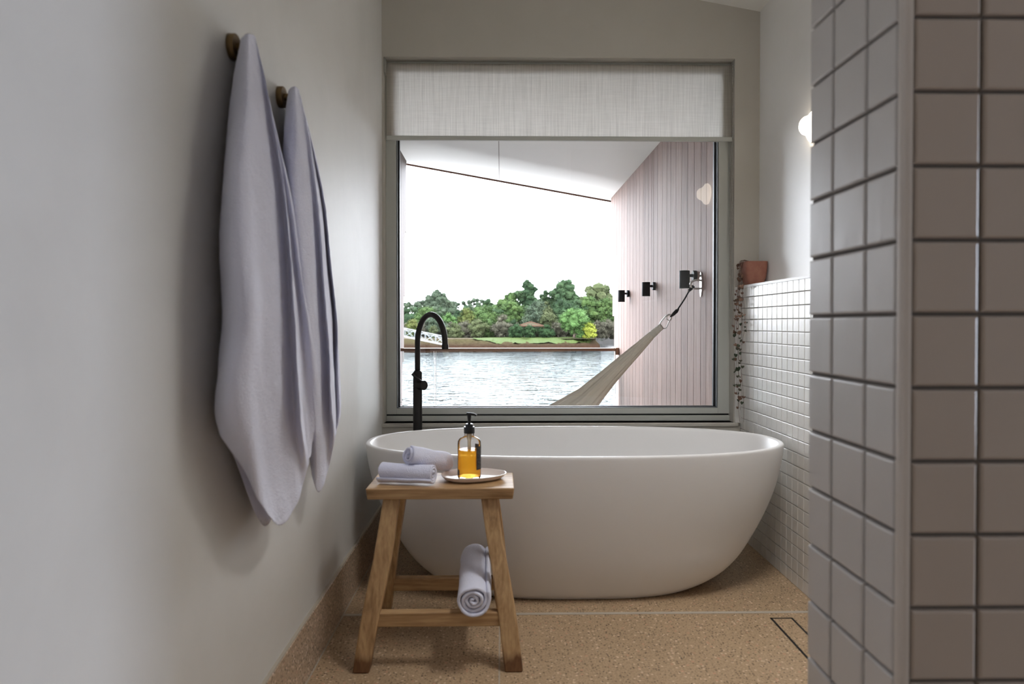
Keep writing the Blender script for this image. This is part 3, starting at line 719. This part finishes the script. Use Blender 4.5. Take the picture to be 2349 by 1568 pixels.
# balustrade
RY = 6.38; rz = atY(1270, 798, RY).z
ba = thing('glass_balustrade', 'glass balcony balustrade with a slim bronze top rail', 'balustrade', (.08, RY, DZ))
MB().box((TLX + .002, RY - .025, rz - .028), (TX - .03, RY + .025, rz)).build('top_rail', 'bronze', ba, bevel=.003)
MB().box((TX - .032, RY - .027, rz - .062), (TX - .002, RY + .027, rz + .003)).build('rail_bracket', 'bronze', ba, bevel=.003)
xj = atY(998, 860, RY).x
for xa_, xb_ in ((TLX + .02, xj - .012), (xj + .012, TX - .035)):
    MB().box((xa_, RY - .005, DZ + .001), (xb_, RY + .005, rz - .024)).build('glass_panel', 'glass_rail', ba)
MB().box((TLX + .002, RY - .02, DZ + .0005), (TX - .002, RY + .02, DZ + .03)).build('base_channel', 'frame', ba)
for x in (xj - .0115, xj + .0085, TX - .034): MB().box((x, RY - .005, DZ + .03), (x + .003, RY + .005, rz - .028)).build('glass_edge', 'glass_edge', ba)
# spotlights
sp0 = None
for (u_, v_, lab) in ((1597, 632, 'black cylindrical wall spotlight on the timber wall beside the hammock hook'), (1503, 656, 'black cylindrical wall spotlight on the timber wall, middle of the three'), (1443, 673, 'black cylindrical wall spotlight on the timber wall nearest the lake')):
    p = atX(u_, v_, TX); loc = Vector((TX, p.y, p.z))
    if sp0 is None:
        sp0 = s = thing('wall_spotlight', lab, 'light', loc, 'wall spotlights on the timber wall')
        MB().lathe([(0, -.0005), (.029, -.0005), (.029, -.018), (.027, -.020), (0, -.020)], loc, 'x', 28).build('wall_plate', 'black_powder', s, smooth=True, angle=.7)
        MB().box(loc + Vector((-.040, -.008, -.008)), loc + Vector((-.017, .008, .008))).build('bracket', 'black_powder', s, bevel=.002)
        MB().lathe([(0, -.072), (.0285, -.072), (.0290, -.070), (.0290, .026), (.0275, .028), (0, .028)], loc + Vector((-.066, 0, 0)), 'z', 28).build('lamp_body', 'black_powder', s, smooth=True, angle=.7)
        sr = MB().lathe([(0, -.0725), (.026, -.0725), (.026, -.070), (0, -.070)], loc + Vector((-.066, 0, 0)), 'z', 24).build('lens', 'glass_edge', s, smooth=True, angle=.7)
    else:
        s = sp0.copy(); C.objects.link(s); s.location = loc; s['label'] = lab
        for chd in list(sp0.children): q = chd.copy(); C.objects.link(q); q.parent = s
# hammock hook + hammock
hp = atX(1609, 652, TX)
wh = thing('hammock_hook', 'stainless steel wall plate with a hammock eye on the timber wall', 'hook', hp)
pl = MB(); n = 24; ring = [(hp.y + .022 * math.cos(t), hp.z + .07 * math.copysign(abs(math.sin(t)) ** 1.4, math.sin(t))) for t in [2 * PI * k / n for k in range(n)]]
pl.loft([[(TX - .0005, y, z) for y, z in ring], [(TX - .005, y, z) for y, z in ring]]).build('wall_plate', 'steel', wh, bevel=.001)
ey = [Vector((TX - .004, hp.y, hp.z + .022)), Vector((TX - .03, hp.y, hp.z + .024)), Vector((TX - .056, hp.y, hp.z + .012)), Vector((TX - .060, hp.y, hp.z - .004)), Vector((TX - .050, hp.y, hp.z - .020)), Vector((TX - .028, hp.y, hp.z - .024)), Vector((TX - .004, hp.y, hp.z - .022))]
MB().tube(catmull(ey, 30), .0055, 10).build('eye', 'steel', wh, smooth=True)
HY = lambda u: 3.79 + (1600 - u) / 270 * .33
hpnt = lambda u, v: atY(u, v, HY(u))
hm = thing('hammock', 'cream cloth hammock tied with black strap to the timber wall hook', 'hammock', hpnt(1330, 930))
a = Vector((TX - .052, hp.y, hp.z - .020))
kn_ = hpnt(1552, 713)
MB().tube([a + Vector((.004, 0, .010)), a + Vector((-.01, 0, -.006)), a.lerp(kn_, .5), kn_], .0042, 8).build('strap', 'strap', hm, smooth=True)
MB().tube([a + Vector((.010, 0, .012)), a + Vector((.0, 0.004, .0)), a + Vector((-.016, .002, -.014))], lambda t: .010 - .004 * abs(t - .5), 10).build('strap_knot', 'strap', hm, smooth=True)
k2 = hpnt(1538, 727)
MB().tube([kn_ + (kn_ - k2) * .35, kn_, kn_.lerp(k2, .5), k2], lambda t: .0045 + .007 * math.sin(PI * min(1, t * 1.1)) if t < .9 else .004, 10).build('strap_buckle', 'strap', hm, smooth=True)
rc = hpnt(1535, 729); MB().tube([rc + Vector((.014 * math.cos(t), .004 * math.sin(t), .014 * math.sin(t))) for t in [2 * PI * k / 20 for k in range(20)]], .0028, 8, True).build('ring', 'steel', hm, smooth=True)
c_pts = [hpnt(1540, 722), hpnt(1531, 722), hpnt(1517, 737), hpnt(1514, 745), hpnt(1521, 752), hpnt(1528, 752), hpnt(1533, 742), hpnt(1539, 729)]
MB().tube(catmull(c_pts, 40, True), .0034, 8, True).build('carabiner', 'steel', hm, smooth=True)
ca_, cb_ = hpnt(1518, 748), hpnt(1495, 768)
cl_ = MB(); pp = [ca_.lerp(cb_, k / 30) for k in range(31)]
cl_.tube(pp, lambda t: .0175 + .0015 * math.sin(t * 60) + (.004 * t), 16); cl_.build('rope_wrap', 'cream_rope', hm, smooth=True)
# cloth: gathered bundle that widens to the sling
ends = [hpnt(1496, 767), hpnt(1470, 793), hpnt(1420, 841), hpnt(1375, 886), hpnt(1333, 930), hpnt(1290, 975), hpnt(1215, 1040)]
lastp = ends[-1]
ends += [Vector((-.10, 4.28, .10)), Vector((-.42, 4.12, .22)), Vector((-.66, 3.96, .52)), Vector((TLX + .12, 3.86, .84))]
path = catmull(ends, 130); rings = []
for i, p in enumerate(path):
    f = i / 129; d = (path[min(i + 1, 129)] - path[max(i - 1, 0)]).normalized()
    side = d.cross(Vector((0, 1, 0))).normalized(); dep = side.cross(d).normalized()
    wd = interp([(0, .020), (.10, .028), (.25, .050), (.36, .072), (.55, .16), (.7, .16), (.88, .05), (1, .018)], f)
    ring = []
    for k in range(64):
        t = 2 * PI * k / 64; rp = 1 + (.07 * math.sin(9 * t + 3 * f) + .05 * math.sin(17 * t + 1.3 + 5 * f)) * min(1, .4 + f * 4)
        ring.append(p + side * math.cos(t) * wd * rp + dep * math.sin(t) * wd * .85 * rp)
    rings.append(ring)
MB().loft(rings).build('cloth', 'hammock', hm, smooth=True)
MB().tube([path[-1], path[-1] + Vector((-.05, -.02, .12)), Vector((TLX + .009, 3.8, 1.12))], .005, 8).build('end_strap', 'strap', hm, smooth=True)

# ---------------------------------------------------------------- lake and far shore
WZ = -3.0; BZ = -1.25
struct('lake_water', MB().add([(-400, 7.5, WZ), (400, 7.5, WZ), (400, 600, WZ), (-400, 600, WZ)], [(0, 1, 2, 3)]), 'water', 'bright rippled lake water beyond the balustrade', 'water', recalc=False)
def bank_pt(x, dy, z):
    y0 = 96 + 1.2 * math.sin(x * .13) + .5 * math.sin(x * .7); e_ = max(0, x - 8); y0 += e_ * e_ * .12
    n_ = noise.noise(Vector((x * .8, dy, 3))) * .22 + noise.noise(Vector((x * 2.2, dy * 2, 9))) * .12
    return (x, y0 + dy, z + (n_ if -3.2 < z < -1.4 else 0))
bk = MB(); rings = []; prof = [(-2, -3.6), (0, -3.0), (.8, -2.55), (2.2, -2.15), (4.5, -1.75), (7.5, BZ - .02)]
xs = [-90 + 1.0 * k for k in range(0, 106)]
for dy, z in prof:
    row = [bank_pt(x, dy, z) for x in xs]
    rings.append(row)
for i in range(len(rings) - 1): bk.loft([rings[i], rings[i + 1]], closed=False, cap=False)
struct('terrain_bank', bk, 'bank', 'brown rocky and dry grass bank along the far shore', 'bank', smooth=True)
struct('terrain_shore', MB().add([(-300, 103.6, BZ - .03), (14, 103.6, BZ - .03), (20, 128, BZ - .03), (300, 150, BZ - .03), (300, 500, BZ - .03), (-300, 500, BZ - .03)], [(0, 1, 2, 3, 4, 5)]).add([(-300, 103.5, BZ - .02), (10.5, 103.5, BZ - .02), (15.5, 112, BZ - .02), (20, 130, BZ - .02), (-300, 130, BZ - .02)], [(0, 1, 2, 3, 4)]), 'dry', 'pale dry grass flat behind the far bank', 'ground', recalc=False)
lw = MB(); rows_ = []
for dy, z in ((3.4, -1.94), (4.5, -1.75), (7.5, BZ - .02), (11.0, BZ - .02), (15.0, BZ - .02)):
    row = []
    for k in range(80):
        x = -4.6 + 19.4 * k / 79; f = min(1, k / 18, (79 - k) / 5)
        d_ = 7.5 + (dy - 7.5) * f + .3 * math.sin(x * 2.1); zz = -1.75 + (z + 1.75) * f if dy < 7.5 else z
        zz = min(z if f >= 1 else (BZ - .02) + (z - BZ + .02) * f, BZ); p = bank_pt(x, d_, zz); row.append((p[0], p[1], p[2] + .10))
    rows_.append(row)
for i in range(4): lw.loft([rows_[i], rows_[i + 1]], closed=False, cap=False)
struct('terrain_lawn', lw, 'lawn', 'bright mown lawn strip on the far shore', 'lawn', recalc=False)

# ---------------------------------------------------------------- trees
def crown_mesh(mb, c, rx, ry, rz_, n_cl, r_cl, n_leaf, leaf, rnd, hole=0.0, shell=.75, top_bias=0, core=.66):
    if shell >= .75 and core:
        rg = []
        for i in range(9):
            th = PI * i / 8; rg.append([Vector((c[0], c[1], c[2])) + Vector((rx * math.sin(th) * math.cos(2 * PI * j / 14), ry * math.sin(th) * math.sin(2 * PI * j / 14), rz_ * math.cos(th))) * core * rnd.uniform(.85, 1.1) for j in range(14)])
        mb.loft(rg, cap=False)
    for _ in range(n_cl):
        while True:
            p = Vector((rnd.uniform(-1, 1), rnd.uniform(-1, 1), rnd.uniform(-1, 1)))
            if .15 < p.length < 1: break
        p = p.normalized() * (shell + (1 - shell) * rnd.random()) if rnd.random() < .75 else p
        if top_bias and p.z < -.2 and rnd.random() < top_bias: p.z = abs(p.z)
        # taper near the top for a natural outline
        k = 1 - .35 * max(0, p.z) ** 2
        q = Vector((c[0] + p.x * rx * k, c[1] + p.y * ry * k, c[2] + p.z * rz_)); r_ = r_cl * rnd.uniform(.6, 1.4)
        # clump body
        nl, nn_ = 4, 7; rg = []
        for i in range(nl + 1):
            th = PI * i / nl; rg.append([q + Vector((math.sin(th) * math.cos(2 * PI * j / nn_), math.sin(th) * math.sin(2 * PI * j / nn_), .8 * math.cos(th))) * r_ * .66 * rnd.uniform(.75, 1.2) for j in range(nn_)])
        mb.loft(rg, cap=False)
        for _l in range(n_leaf):
            d = Vector((rnd.gauss(0, 1), rnd.gauss(0, 1), rnd.gauss(0, 1))).normalized()
            o_ = q + Vector((d.x, d.y, d.z * .85)) * r_ * rnd.uniform(.55, 1.2)
            a = Vector((rnd.gauss(0, 1), rnd.gauss(0, 1), rnd.gauss(0, 1))).normalized(); b = a.cross(d + Vector((.01, .02, .03))).normalized(); s = leaf * rnd.uniform(.6, 1.3)
            mb.add([o_ - a * s, o_ + b * s * .6, o_ + a * s, o_ - b * s * .6], [(0, 1, 2, 3)])
def tree(label, u, vt, w, d, m, style='dense', vb=777, name='tree', cat='tree', group='trees on the far shore', seed=0):
    rnd = random.Random(int(u * 7 + vt * 3) + seed)
    base = atY(u, vb, d); base.z = BZ; top = atY(u, vt, d).z; rx = w / 2 * d / F; h = top - BZ
    t = thing(name, label, cat, base, group)
    cr = MB(); tr = MB()
    if style == 'gum':                # open umbrella crown on bare limbs
        cz = BZ + h * .70; crown_mesh(cr, (base.x, base.y, cz), rx, rx * .8, h * .28, 34, rx * .26, 70, .11, rnd, shell=.6, core=0)
        tr.tube([base, base + Vector((rx * .1, 0, h * .35)), base + Vector((0, 0, h * .62))], lambda q: .16 - .08 * q, 7)
        for k in range(5):
            e_ = Vector((base.x + rnd.uniform(-.8, .8) * rx, base.y + rnd.uniform(-.5, .5) * rx, cz + rnd.uniform(-.05, .15) * h)); s_ = base + Vector((rx * .06, 0, h * rnd.uniform(.35, .55)))
            tr.tube([s_, s_.lerp(e_, .5) + Vector((0, 0, -.1)), e_], lambda q: .09 - .06 * q, 6)
        bark = 'bark_pale'
    elif style == 'lawn':
        crown_mesh(cr, (base.x, base.y, BZ + h * .57), rx * .95, rx * .85, h * .43, 70, rx * .25, 110, .10, rnd, shell=.8)
        tr.tube([base, base + Vector((.05, 0, h * .3)), base + Vector((0, 0, h * .7))], lambda q: .22 - .12 * q, 8); bark = 'bark'
    elif style == 'cone':
        for f_, k in ((.2, 1.0), (.42, 1.05), (.62, .98), (.8, .80), (.9, .45)):
            crown_mesh(cr, (base.x + rnd.uniform(-.24, .24) * rx * (.3 + f_), base.y, BZ + h * (f_ + rnd.uniform(-.03, .03))), rx * k, rx * k * .8, h * .15, 24, rx * .30, 90, .12, rnd, shell=.8)
        tr.tube([base, base + Vector((0, 0, h * .8))], lambda q: .2 - .12 * q, 7); bark = 'bark'
    else:                             # dense
        crown_mesh(cr, (base.x, base.y, BZ + h * .56), rx, rx * .8, h * .44, 64, rx * .34, 100, .12, rnd, shell=.75)
        tr.tube([base, base + Vector((0, 0, h * .7))], lambda q: .2 - .1 * q, 7); bark = 'bark'
    cr.build('crown', m, t, recalc=False); tr.build('trunk', bark, t, smooth=True, recalc=False)
    return t
T = [
 ('sparse gum tree touching the grey timber strip at the left window edge', 944, 686, 44, 128, 'gum', 'gum'),
 ('open crowned gum tree second from the left window edge', 970, 683, 40, 130, 'gum', 'gum'),
 ('taller dark gum tree behind the tap spout, just left of the big weeping tree', 986, 677, 30, 134, 'gum', 'dense'),
 ('broad grey green weeping tree rising above the tap spout', 1010, 673, 58, 122, 'gum', 'cone'),
 ('thin gum tree just right of the broad grey green weeping tree', 1036, 684, 28, 132, 'gum', 'gum'),
 ('umbrella shaped gum tree with sky showing through, the smaller of the two', 1056, 684, 34, 131, 'gum', 'gum'),
 ('large umbrella shaped gum tree against the sky, left of the thick forest', 1089, 680, 50, 130, 'gum', 'gum'),
 ('round dark gum tree between the large umbrella gum and the thick forest', 1119, 686, 30, 129, 'dark_green', 'dense'),
 ('light green tree seen behind the tap spout curve', 983, 703, 44, 118, 'mid_green', 'dense'),
 ('yellow tipped green tree right of the tap below the umbrella gums', 1072, 707, 32, 116, 'yellow_green', 'dense'),
 ('short bright green tree touching the tap spout on its right', 1028, 719, 26, 114, 'bright', 'dense'),
 ('rounded mid green tree sloping up towards the forest, right of the yellow tipped tree', 1112, 704, 56, 117, 'mid_green', 'dense'),
 ('tall green tree where the forest begins, left of the gazebo', 1146, 686, 52, 124, 'mid_green', 'dense'),
 ('bushy green forest tree directly left of the tallest dark tree', 1178, 670, 46, 125, 'mid_green', 'dense'),
 ('bright green rounded tree in front of the forest left of the gazebo', 1172, 694, 46, 116, 'mid_green', 'dense'),
 ('tallest dark pointed tree above the gazebo', 1213, 649, 48, 124, 'dark_green', 'cone'),
 ('narrow dark tree in the dip right of the tallest dark tree', 1250, 666, 34, 126, 'dark_green', 'dense'),
 ('slim dark tree beside the tall broad crowned tree, on its left', 1271, 662, 30, 127, 'dark_green', 'dense'),
 ('tall broad crowned dark tree above the bright lawn tree', 1302, 648, 62, 125, 'dark_green', 'cone'),
 ('large yellow green tree against the sky next to the timber wall', 1370, 652, 78, 128, 'olive', 'dense'),
 ('dense green tree below the large yellow green tree', 1350, 681, 52, 118, 'mid_green', 'dense'),
 ('green tree partly behind the timber wall edge', 1386, 679, 36, 119, 'mid_green', 'dense'),
 ('leafy lighter tree cut off by the timber wall edge', 1404, 690, 36, 114, 'mid_green', 'dense'),
 ('grey green tree above the gazebo roof', 1233, 691, 44, 116, 'gum', 'dense'),
 ('thin olive tree between the grey green tree and the dark hollow', 1256, 692, 24, 115, 'olive', 'dense'),
 ('dark tree in the shade left of the bright lawn tree', 1284, 687, 44, 115, 'dark_green', 'dense'),
 ('small grey green tree touching the gazebo roof', 1221, 713, 32, 112, 'gum', 'dense'),
 ('small ochre tree behind the gazebo right side', 1257, 714, 30, 111.5, 'olive', 'dense'),
 ('dark green tree in the gap behind the bright lawn tree', 1326, 690, 40, 117, 'dark_green', 'dense'),
]
for lab, u_, vt, w_, d_, m_, s_ in T: tree(lab, u_, vt, w_ * 1.28, d_, m_, s_)
tree('bright green feathery tree standing alone on the lawn', 1317, 708, 66, 106.5, 'bright', 'lawn', 779, 'lawn_tree')
def shrub(label, u, vt, w, d, m, name='shrub', vb=777, n_cl=26, leaf=.12, group='shrubs along the far shore'):
    rnd = random.Random(int(u * 3 + vt)); base = atY(u, vb, d); base.z = BZ; top = atY(u, vt, d).z; rx = w / 2 * d / F; h = top - BZ
    t = thing(name, label, 'shrub', base, group)
    cr = MB(); crown_mesh(cr, (base.x, base.y, BZ + h * .5), rx, rx * .8, h * .5, n_cl, min(rx, h) * .36, 90, leaf * .85, rnd, shell=.8); cr.build('foliage', m, t, recalc=False)
    tr = MB()
    for k in range(4): tr.tube([base, base + Vector((rnd.uniform(-.4, .4) * rx, rnd.uniform(-.3, .3) * rx, h * .6))], lambda q: .07 - .04 * q, 6)
    tr.build('stem', 'bark', t, smooth=True, recalc=False)
shrub('round lime yellow shrub beside the lawn tree', 1351, 743, 33, 105.5, 'yellow', vb=779)
shrub('low light green shrub between the lawn tree and the lime yellow shrub', 1332, 758, 18, 106, 'bright', vb=779)
shrub('olive bush directly right of the tap spout', 1044, 742, 44, 109, 'olive')
shrub('grey brown bush in the undergrowth right of the tap', 1066, 738, 46, 109.5, 'brown_grey')
shrub('olive green bush in the undergrowth below the mid green trees', 1098, 734, 48, 109, 'olive')
shrub('dark green bush under the mid green trees left of the grey leaved bush', 1120, 733, 40, 110.5, 'mid_green')
shrub('pale grey leaved bush left of the gazebo', 1150, 725, 46, 109, 'brown_grey')
shrub('grey green bush seen through the tap spout curve', 998, 726, 50, 110, 'gum')
shrub('yellow green bush left of the tap at the window edge', 944, 733, 34, 110, 'yellow_green')
shrub('small light bush just below the tap spout curve', 994, 747, 18, 107, 'olive')
shrub('brown twiggy bush between the gazebo and the lawn tree', 1281, 740, 36, 109, 'brown_grey')
shrub('grey green bush right of the lime yellow shrub', 1372, 738, 36, 110, 'brown_grey')
shrub('large grey brown bush at the timber wall edge', 1396, 730, 50, 111, 'brown_grey')
shrub('dark bush hidden behind the left ivy clump', 1178, 735, 40, 112, 'dark_green')
for lab, u_, w_, vt in (('dark ivy clump covering the left end of the gazebo', 1185, 34, 745), ('dark ivy clump covering the middle of the gazebo', 1217, 30, 747), ('dark ivy clump covering the right end of the gazebo', 1253, 32, 746)):
    for half in (0,):
        shrub(lab, u_, vt, w_, 106, 'ivy', 'ivy_clump', 778, 40, .10, 'ivy clumps around the gazebo')
# undergrowth mass
ug = MB(); r_ = random.Random(3)
for k in range(70):
    u_ = 930 + 490 * k / 70; d_ = 113 + r_.uniform(-1, 2); b_ = atY(u_, 777, d_); h = r_.uniform(1.4, 2.6)
    crown_mesh(ug, (b_.x, d_, BZ + h * .5), 1.0, .8, h * .55, 6, .6, 26, .13, r_)
tag(ug.build('undergrowth', 'brown_grey', recalc=False), 'tangled low undergrowth along the foot of the far trees', 'undergrowth', kind='stuff')
ug = MB()
for k in range(124):
    u_ = 460 + 965 * k / 124; d_ = 121 + r_.uniform(-1.5, 1.5); b_ = atY(u_, 777, d_); h = r_.uniform(4.2, 5.6)
    crown_mesh(ug, (b_.x, d_, BZ + h * .5), 1.5, 1.0, h * .5, 9, .8, 60, .13, r_)
tag(ug.build('forest_understory', 'dark_green', recalc=False), 'dark mass of leaves filling the gaps between the far tree trunks', 'foliage', kind='stuff')
# gazebo
gz = atY(1217, 778, 107.5); gz.z = BZ
ga = thing('gazebo', 'low gazebo with a red brown hipped roof between ivy clumps', 'gazebo', gz)
zr, ze = atY(1217, 738, 107.5).z, atY(1217, 747, 107.5).z; hw = 30 * 107.5 / F
eave = [gz + Vector((hw * x, hw * .7 * y, ze - BZ)) for x, y in ((-1, -1), (1, -1), (1, 1), (-1, 1))]; ap = gz + Vector((0, 0, zr - BZ))
low = [p + Vector((0, 0, -.12)) for p in eave]
MB().add(eave + [ap] + low, [(0, 1, 4), (1, 2, 4), (2, 3, 4), (3, 0, 4), (0, 5, 6, 1), (1, 6, 7, 2), (2, 7, 8, 3), (3, 8, 5, 0)]).build('roof', 'roof_lattice', ga)
for p in eave: MB().beam(p, ap + Vector((0, 0, .03)), .14, .10).build('rafter', 'brown_roof', ga)
for i in range(4): MB().beam(eave[i], eave[(i + 1) % 4], .14, .14).build('eave_beam', 'brown_roof', ga)
for p in eave: MB().beam((p.x * .99 + gz.x * .01, p.y, BZ), (p.x * .99 + gz.x * .01, p.y, p.z), .16).build('post', 'brown_roof', ga)
# gangway
gd = 92.0; A0, A1 = atY(880, 743, gd), atY(1022, 772, gd); B0, B1 = atY(880, 762, gd), atY(1022, 791, gd)
gw = thing('gangway_bridge', 'white steel truss gangway sloping down to the water behind the tap', 'gangway', B1)
for dy in (0, 1.3):
    o_ = Vector((0, dy, 0))
    MB().beam(A0 + o_, A1 + o_, .07, .08).build('top_chord', 'white_metal', gw); MB().beam(B0 + o_, B1 + o_, .10, .18).build('bottom_chord', 'white_metal', gw)
    MB().beam(A0.lerp(B0, .2) + o_, A1.lerp(B1, .2) + o_, .035, .04).build('hand_rail', 'white_metal', gw)
    n = 6
    for k in range(n + 1):
        a, b = A0.lerp(A1, k / n) + o_, B0.lerp(B1, k / n) + o_; MB().beam(a, b, .05, .05).build('post', 'white_metal', gw)
        if k < n: MB().beam(a, B0.lerp(B1, (k + .92) / n) + o_, .04, .04).build('brace', 'white_metal', gw); MB().beam(b, A0.lerp(A1, (k + .92) / n) + o_, .035, .035).build('brace', 'white_metal', gw)
MB().hexa([B0 + Vector((0, 0, -.05)), B1 + Vector((0, 0, -.05)), B1 + Vector((0, 1.3, -.05)), B0 + Vector((0, 1.3, -.05))], [B0, B1, B1 + Vector((0, 1.3, 0)), B0 + Vector((0, 1.3, 0))]).build('deck', 'white_metal', gw)

# ---------------------------------------------------------------- light
sc = bpy.context.scene
w = bpy.data.worlds.new('sky'); sc.world = w; w.use_nodes = True; nt = w.node_tree
bg = nt.nodes['Background']; tc = nt.nodes.new('ShaderNodeTexCoord'); sp = nt.nodes.new('ShaderNodeSeparateXYZ'); rp = nt.nodes.new('ShaderNodeValToRGB')
nt.links.new(tc.outputs['Generated'], sp.inputs[0]); nt.links.new(sp.outputs[2], rp.inputs[0]); nt.links.new(rp.outputs[0], bg.inputs[0])
rp.color_ramp.elements[0].position = 0.0; rp.color_ramp.elements[0].color = (.94, .98, 1.05, 1)
rp.color_ramp.elements[1].position = .6; rp.color_ramp.elements[1].color = (.90, .96, 1.06, 1)
bg.inputs[1].default_value = 20.0
def area(name, loc, rot, sx_, sy_, e, col, portal=False):
    l = bpy.data.lights.new(name, 'AREA'); l.shape = 'RECTANGLE'; l.size = sx_; l.size_y = sy_; l.energy = e; l.color = col
    o = bpy.data.objects.new(name, l); C.objects.link(o); o.location = loc; o.rotation_euler = rot
    if portal: l.cycles.is_portal = True
    return o
area('window_portal', (.27, 3.44, 1.4), (-PI / 2, 0, 0), 1.7, 1.8, 1, (1, 1, 1), True)
area('rear_fill_light', (.75, -1.2, 2.40), (0, 0, 0), .9, .9, 1.6, (1, .70, .46))  # dim warm fill added behind the camera, no lamp fitting
bl_ = area('bath_fill_light', (.86, 1.62, 2.50), (0, math.radians(-8), 0), .5, .6, 20, (1, .985, .96)); bl_.data.spread = math.radians(115)  # fill added above the view for tub front and floor, no fitting
area('side_fill_light', (4.28, .42, 1.35), (0, PI / 2, 0), 1.9, .8, 76, (.84, .945, 1.16))  # cool fill added off-frame for left wall and towels; no opening there
sc.cycles.use_denoising = True
sc.cycles.max_bounces = 12; sc.cycles.diffuse_bounces = 5; sc.cycles.transparent_max_bounces = 14; sc.cycles.adaptive_threshold = .02; sc.cycles.sample_clamp_indirect = 60
sc.view_settings.view_transform = 'Standard'; sc.view_settings.look = 'None'; sc.view_settings.exposure = 0
